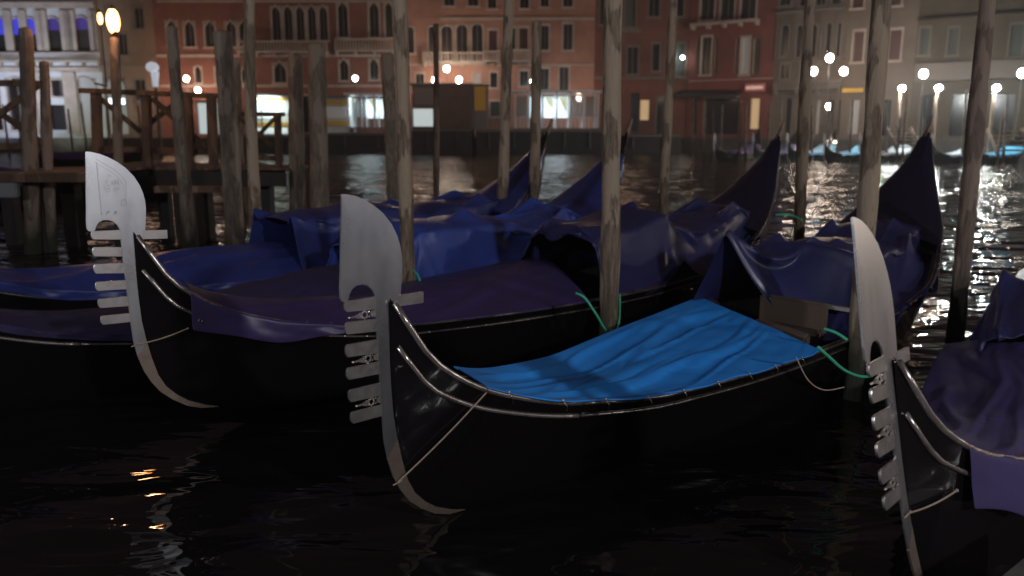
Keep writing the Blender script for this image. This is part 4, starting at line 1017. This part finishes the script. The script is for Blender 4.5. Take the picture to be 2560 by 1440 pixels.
def kiosk(px0, py0, px1, py1, Y, dep, label, m, name='kiosk', bands=(), lit=(), cat='kiosk'):
    a = at(px0, py1, Y); b = at(px1, py0, Y); r = empty(name, ((a.x+b.x)/2, Y, a.z), label=label, cat=cat)
    I = Matrix.Translation(-r.location); bm = bmesh.new(); box2(bm, I @ Vector((a.x, Y, a.z)), I @ Vector((b.x, Y+dep, b.z))); obj('body', bm, m, r)
    bm = bmesh.new(); box2(bm, I @ Vector((a.x-.15, Y-.25, b.z+.002)), I @ Vector((b.x+.15, Y+dep+.1, b.z+.14))); obj('roof', bm, M['roof_grey'], r)
    for (x0, y0, x1, y1, mm) in bands+tuple(lit):
        p = at(x0, y1, Y-.04); q = at(x1, y0, Y-.04); bm = bmesh.new(); box2(bm, I @ Vector((p.x, Y-.05, p.z)), I @ Vector((q.x, Y-.003, q.z))); obj('panel', bm, M[mm], r)
    return r
kiosk(1032, 212, 1176, 322, 70, 3, 'brown boxy kiosk with a lowered shutter right of the peeling pole', M['brown_panel'], bands=((1036, 220, 1090, 262, 'roof_grey'), (1104, 262, 1170, 318, 'brown_panel')), lit=((1034, 272, 1082, 316, 'glow_soft'),))
kiosk(1178, 214, 1218, 322, 70.6, 2.4, 'narrow ticket booth with a yellow panel beside the brown kiosk', M['roof_grey'], bands=((1186, 216, 1214, 276, 'yellow_lit'),), name='ticket_booth')
kiosk(630, 240, 722, 338, 70, 3, 'pale lit landing stage hut with an orange-yellow stripe', M['white_panel'], bands=((632, 244, 720, 252, 'yellow_lit'), (632, 306, 720, 316, 'yellow_lit')), lit=((644, 258, 700, 296, 'glow_soft'), (638, 320, 718, 334, 'glow_soft')), name='landing_hut')
kiosk(800, 244, 872, 334, 70.4, 3, 'landing hut with two yellow stripes right of the thick grey piles', M['white_panel'], bands=((802, 250, 870, 262, 'yellow_lit'), (802, 302, 870, 314, 'yellow_lit')), lit=((806, 268, 866, 296, 'pane_grey'),), name='landing_hut')
kiosk(496, 256, 540, 336, 70, 1.2, 'pale lit board standing on the far quay behind the pier', M['white_panel'], lit=((500, 258, 520, 334, 'glow_soft'),), name='lit_board', cat='board')
signbox(300, 248, 336, 262, PL_L, M['glow_white'], 'bright white shop light behind the pier railing', out=2.0, cat='shop light', name='shop_light')
signbox(318, 265, 326, 290, PL_L, M['glow_soft'], 'small upright lit panel under the white shop light', out=2.0, cat='shop light', name='shop_light')
lamp('hut_light', 'AREA', at(676, 250, 69.0), 120, (.85, 1, .95), 1.5, target=at(676, 330, 70.4))

# ------------------------------------------------------------------ street lamps
M['globe'] = mat('lamp_globe', (1, 1, 1), emit=(1.0, .80, .64), estr=105)
M['globe_teal'] = mat('cool_lamp_globe', (1, 1, 1), emit=(.75, 1.0, .95), estr=45)
M['globe_hot'] = mat('white_floodlamp', (1, 1, 1), emit=(.93, 1.0, .97), estr=1000)
M['globe_side'] = mat('warm_white_globe', (1, 1, 1), emit=(1.0, .88, .72), estr=60)
M['lamp_metal'] = mat('lamp_iron', (.05, .05, .05), .5)
def street_lamp(px, py, Y, kind, label, r=.27, gm='globe', zbase=QZ, group='globe street lamps on the far quay'):
    r *= .8; top = at(px, py, Y); root = empty('street_lamp', (top.x, Y, zbase), label=label, cat='street lamp', group=group); h = top.z-zbase
    bm = bmesh.new(); cyl(bm, (0, 0, 0), (0, 0, .5), .14, .1); cyl(bm, (0, 0, .5), (0, 0, h-r), .06, .045, 8); obj('post', bm, M['lamp_metal'], root)
    pts = [(0, h)] if kind == 1 else [(0, h), (-1.25*r/.27*.95, h-.95), (1.25*r/.27*.95, h-.95)]
    for i, (x, z) in enumerate(pts):
        bm = bmesh.new(); ball(bm, (x, 0, z), r, 2, (1, 1, 1.1)); g = obj('globe', bm, M[gm], root, True)
        bm = bmesh.new(); cyl(bm, (x, 0, z+r*1.02), (x, 0, z+r*1.5), r*.5, .03, 8); cyl(bm, (x, 0, z-r*1.35), (x, 0, z-r*1.05), .06, r*.45, 8); obj('globe_cap', bm, M['lamp_metal'], root)
        if i:
            bm = bmesh.new(); tube(bm, [(0, 0, z-.75), (x*.4, 0, z-.85), (x*.85, 0, z-.7), (x, 0, z-r*1.3)], .035, 6)
            tube(bm, [(x*.15, 0, z-.3), (x*.35, 0, z-.15), (x*.3, 0, z-.5), (x*.1, 0, z-.65)], .02, 5); obj('arm', bm, M['lamp_metal'], root)
    return root
street_lamp(466, 197, 71.9, 3, 'three-globe street lamp in front of the red palace, left of the thick pale pile', .26)
street_lamp(1117, 172, 72.4, 3, 'three-globe street lamp in front of the salmon pink palace', .30)
street_lamp(2074, 145, 61.0, 3, 'largest three-globe street lamp, between the two right-hand sterns', .32)
street_lamp(888, 196, 71, 1, 'single lamp with a greenish white globe left of the small lit pavilion', .26, 'globe_teal', group=None)
street_lamp(1330, 203, 71.4, 1, 'small single globe lamp touching the thin pole with the visible head', .20, 'globe_teal', group=None)
street_lamp(2309, 185, 57, 1, 'single warm globe above the three white floodlamps', .34, 'globe_side', group=None)
street_lamp(2556, 183, 53, 1, 'warm globe lamp cut by the right edge', .34, 'globe_side', group=None)
street_lamp(652, 248, 69.5, 1, 'low white lamp on the yellow striped landing hut', .22, 'globe_teal', zbase=1.2, group=None)
for (px, py, Y, lab) in ((2253, 221, 53.5, 'leftmost of the three dazzling white lamps on tall posts'), (2345, 220, 52.5, 'middle one of the three dazzling white lamps'), (2489, 220, 50.5, 'rightmost of the three dazzling white lamps, over the brightest reflection')):
    top = at(px, py, Y); root = empty('dock_lamp', (top.x, Y, 0), label=lab, cat='dock lamp', group='dazzling white lamps on tall dock posts')
    bm = bmesh.new(); cyl(bm, (.1, .1, -.5), (0, .1, top.z-.1), .13, .09, 10); obj('post', bm, M['pier_deck'], root)
    bm = bmesh.new(); ball(bm, (0, -.1, top.z), .17, 2, (1.1, 1, .9)); obj('lamp_bulb', bm, M['globe_hot'], root, True)
    bm = bmesh.new(); cyl(bm, (0, -.1, top.z+.15), (0, -.1, top.z+.28), .22, .05, 10); beam(bm, (0, .1, top.z-.05), (0, -.1, top.z+.25), .05, .05); obj('lamp_hood', bm, M['lamp_metal'], root)
# small lights
for (px, py, Y, r, gm, lab) in ((1706, 144, 74.9, .16, 'globe_teal', 'small white wall light on the dim dark red house'), (2071, 266, 61, .22, 'globe_side', 'small yellow lamp below the largest triple lamp')):
    p = at(px, py, Y); root = empty('wall_lamp', p, label=lab, cat='wall lamp')
    bm = bmesh.new(); ball(bm, (0, 0, 0), r, 2); obj('bulb', bm, M[gm], root, True)
    bm = bmesh.new(); cyl(bm, (0, 0, r*.9), (0, 0, r*1.4), r*.6, .02, 8); beam(bm, (0, 0, r*1.3), (0, .9, r*1.3), .04, .04); obj('bracket', bm, M['lamp_metal'], root)
# white dish lamp by the tan house
p = at(381, 168, 60); root = empty('dish_lamp', (p.x, 60, QZ), label='pale hooded lamp in front of the edge between the tan house and the red palace', cat='street lamp')
bm = bmesh.new(); ball(bm, (0, 0, p.z-QZ), .42, 3, (1.1, 1, .9)); cyl(bm, (.1, 0, p.z-QZ-1.4), (.15, 0, p.z-QZ-.3), .18, .3, 10)
obj('hood', bm, mat('pale_lit_hood', (.5, .55, .65), emit=(.7, .75, .85), estr=.55), root, True)
bm = bmesh.new(); cyl(bm, (.12, 0, -1.6), (.12, 0, p.z-QZ-1.3), .12, .1, 8); obj('post', bm, M['lamp_metal'], root)

# floodlights of the white palace, then added fill lights for the facades
lamp('palace_floodlight', 'SPOT', (-44, 66, 2.2), 6500, (.72, .80, 1.0), .5, target=(-47, 76, 9.5), spot=1.9, blend=.8)
lamp('palace_floodlight', 'SPOT', (-38, 68, 1.6), 900, (.85, 1.0, .85), .5, target=(-41, 76, 5.5), spot=2.0, blend=.8)
for x, y, z, p_, c_ in ((-31, 72.6, 6.0, 150, (1, .55, .32)), (-28, 72.5, 5.0, 150, (1, .7, .5)), (-6, 72.8, 5.5, 130, (1, .7, .5)), (6, 72.8, 4.6, 110, (1, .75, .6)), (24, 63.5, 6, 140, (1, .74, .55)), (30, 60, 6, 110, (1, .8, .62)), (-14, 71, 4.5, 40, (.9, 1, .95)), (15, 70, 5, 30, (1, .7, .5))):
    lamp('facade_fill', 'POINT', (x, y, z), p_, c_, .3)  # added fill, mostly beside the street lamps, to brighten the lower facades
for x, y, p_ in ((-30, 62, 330), (-8, 62, 420), (8, 61, 300), (24, 50, 160)):
    lamp('upper_facade_fill', 'POINT', (x, y, 9), p_, (1, .62, .42), 1.5)  # added fill above the canal, no lamp hangs there, brightens the facades

# ------------------------------------------------------------------ far moored gondolas, posts, stairs
FG = 'small gondolas moored along the far bank'
proto = empty('moored_gondola', label='x', cat='gondola', group=FG)
make_gondola(proto, detail=.35, ornaments=False, rivets=False, inside=False)
def far_boat(px, Y, az, mcov, label, x1=7.2):
    o = copy_tree(proto); p = atz(px, 400, 0); a = at(px, 350, Y)
    o.matrix_world = boat_matrix(a.x, Y, az+10); o['label'] = label
    V = stern_cover(1.7, x1, .12, int(px)); cv = cloth_obj('boat_cover', V[::2, ::3], M[mcov]); cv.matrix_world = o.matrix_world
    V = V; tag(cv, label.split(',')[0].replace('gondola', 'cover of the gondola')+', lying low over its seats', 'boat cover', 'covers on the far gondolas'); return o
fb = [(1786, 52.5, 29, 'tarp_lilac', 'leftmost far gondola, with a greyish purple cover'), (1882, 52, 31, 'tarp_blue', 'second far gondola from the left, with a violet-blue cover'),
      (1968, 51, 34, 'tarp_cyan', 'third far gondola, with a clear blue cover'), (2060, 50, 36, 'tarp_cyan', 'far gondola below the largest triple lamp, with a light blue cover'),
      (2150, 49, 38, 'tarp_pale', 'far gondola left of the wooden steps, with a whitish blue cover'), (2328, 48, 41, 'tarp_pale', 'far gondola right of the largest stern, with a pale cover'), (2425, 47.5, 43, 'tarp_cyan', 'rightmost far gondola, with a blue and white cover')]
for f in fb: far_boat(*f)
for ch in list(proto.children_recursive): bpy.data.objects.remove(ch)
bpy.data.objects.remove(proto)
# purple covered boats behind the pier
def skiff(px, py, Y, L_, az, mcov, label):
    p = at(px, py, Y); r = empty('covered_boat', (p.x, Y, 0), math.radians(az), label, 'boat', 'covered boats behind the pier')
    V = []; n = 20; S = 9
    for i in range(n+1):
        t = i/n*2-1; w = .75*(1-abs(t)**2.6)+.02; z = .45+.45*abs(t)**3
        for j in range(S):
            a_ = -math.pi/2+math.pi*j/(S-1); V.append((t*L_/2, w*math.sin(a_), z-(z+.2)*math.cos(a_)**.6))
    Fs = [(i*S+j, (i+1)*S+j, (i+1)*S+j+1, i*S+j+1) for i in range(n) for j in range(S-1)]; pyobj('hull', V, Fs, M['lacquer'], r, True)
    V = []
    for i in range(n+1):
        t = i/n*2-1; w = .78*(1-abs(t)**2.6)+.03; z = .47+.45*abs(t)**3
        for j in range(S):
            s = j/(S-1)*2-1; V.append((t*L_/2*.97, w*s, z+.38*(1-s*s)*(1-t*t)+.03*mnoise.noise(Vector((t*6, s*3, px)))))
    pyobj('cover', V, Fs, M[mcov], r, True)
skiff(190, 375, 24, 4.6, 22, 'tarp_lilac', 'boat under a bright purple cover behind the pier'); skiff(48, 385, 22, 3.6, 20, 'tarp_lilac', 'boat with a lilac cover at the left edge behind the pier railing')
skiff(215, 340, 40, 5, 10, 'tarp_lilac', 'more distant boat with a dull violet cover beyond the pier')

# thin mooring posts in front of the far quay at right
posts = [(1735, 250, 355), (1762, 255, 350), (1788, 260, 350), (1804, 262, 350), (1852, 250, 345), (1868, 255, 350), (1920, 258, 360), (1952, 250, 360), (2034, 262, 375), (2078, 240, 345), (2130, 250, 350), (2222, 255, 375), (2262, 230, 355), (2310, 235, 360), (2332, 240, 365), (2412, 225, 365), (2440, 235, 370), (2515, 240, 370)]
POSTL = ['thin post at the left end of the dark awning', 'thin post under the dark awning, left of the dark doorway', 'thin post before the left edge of the dark doorway', 'thin post next to the prow of the leftmost far gondola',
         'thin post at the right edge of the dark doorway', 'thin post between the dark doorway and the lit doorway', 'thin post right of the lit doorway', 'thin post beside the third far gondola',
         'thin post just right of the slim pale pole', 'thin post under the small yellow lamp', 'thin post under the orange sign board', 'thin post left of the wooden steps by the whitish cover',
         'thin post behind the wooden steps left of the largest stern', 'thin post just right of the largest stern tip', 'thin post beneath the middle dazzling lamp', 'thin post left of the dark leaning pole',
         'thin post right of the dark leaning pole', 'rightmost thin post, beneath the rightmost dazzling lamp']
for i, (px, y0, y1) in enumerate(posts):
    Y = 55-(px-1735)*.008; a = at(px, y0, Y); b = at(px+(1280-px)*.002, y1, Y); rr = .075
    bm = bmesh.new(); cyl(bm, (0, 0, -.5), (a.x-b.x+R.uniform(-.15, .15), 0, a.z), rr*1.15, rr*.8, 8)
    o = obj('thin_post', bm, M['pole_grey'] if i % 2 else M['pier_deck']); o.location = (b.x, Y, 0)
    tag(o, POSTL[i], 'mooring post', 'thin posts along the far right bank')
for i, px in enumerate((8, 40, 172, 205, 262, 346, 392, 428)):
    Y = 58; a = at(px, 262+R.randint(-12, 12), Y); bm = bmesh.new(); cyl(bm, (0, 0, -.5), (R.uniform(-.1, .1), 0, a.z), .09, .07, 8)
    o = obj('thin_post', bm, M['pole_dark']); o.location = (a.x, Y, 0); tag(o, ['leftmost thin post beyond the pier, at the left edge', 'thin post beyond the pier left of the stout brown pile', 'thin post beyond the pier in front of the white palace, left one of a pair', 'thin post beyond the pier in front of the white palace, right one of a pair', 'thin post beyond the pier left of the lantern post', 'thin post beyond the pier right of the lantern post', 'thin post beyond the pier below the pale hooded lamp', 'thin post beyond the pier just left of the leaning grey-brown pile'][i], 'mooring post', 'thin posts beyond the pier')
# wooden steps
def steps(px0, px1, y0, y1, Y, n, label):
    a = at(px0, y1, Y); b = at(px1, y0, Y); r = empty('wooden_steps', (a.x, Y, 0), label=label, cat='steps', group='wooden steps on the far bank'); W = b.x-a.x
    for i in range(n):
        t = (i+.5)/n; bm = bmesh.new(); z = a.z+(b.z-a.z)*t; box2(bm, (0, i*.28, z-.05), (W, i*.28+.3, z+.05)); obj('tread', bm, M['pole_grey'], r)
    for x in (-.06, W+.0):
        bm = bmesh.new(); beam(bm, (x, 0, a.z-.1), (x, n*.28, b.z-.02), .06, .25); obj('stringer', bm, M['pier'], r)
        bm = bmesh.new(); box2(bm, (x-.05, -.05, -.4), (x+.05, .05, b.z+.6)); obj('post', bm, M['pier'], r)
steps(2246, 2310, 320, 372, 50.5, 6, 'wooden steps left of the largest stern tip'); steps(2498, 2590, 322, 382, 48.5, 5, 'wooden steps with pale treads at the right edge')

# near corner, lower right: stone edge of the landing
bm = bmesh.new(); a, b = atz(2500, 1445, .25), atz(2600, 1362, .25)
d = (b-a).normalized(); s = Vector((d.y, -d.x, 0)); a -= d*.2; b += d*.2
P = [a, b, b+s*.3, a+s*.3]
v0 = [bm.verts.new(p) for p in P]; v1 = [bm.verts.new(p-Vector((0, 0, .8))) for p in P]
bm.faces.new(v0[::-1]); 
for i in range(4): bm.faces.new((v0[i], v0[(i+1) % 4], v1[(i+1) % 4], v1[i]))
o = obj('landing_edge', bm, M['stone']); o['kind'] = 'structure'

# ------------------------------------------------------------------ thin volume added to give the lamps halos and lift the blacks
bm = bmesh.new(); box2(bm, (-175, -16, -2.5), (145, 118, 24)); hz = obj('halo_haze', bm); hz['kind'] = 'stuff'
m = bpy.data.materials.new('halo_haze'); m.use_nodes = True; nt = m.node_tree; nt.nodes.remove(nt.nodes['Principled BSDF'])
pv = nt.nodes.new('ShaderNodeVolumePrincipled'); pv.inputs['Density'].default_value = HAZE; pv.inputs['Color'].default_value = (.9, .92, .95, 1); pv.inputs['Anisotropy'].default_value = .6
nt.links.new(pv.outputs[0], nt.nodes['Material Output'].inputs['Volume']); hz.data.materials.append(m)
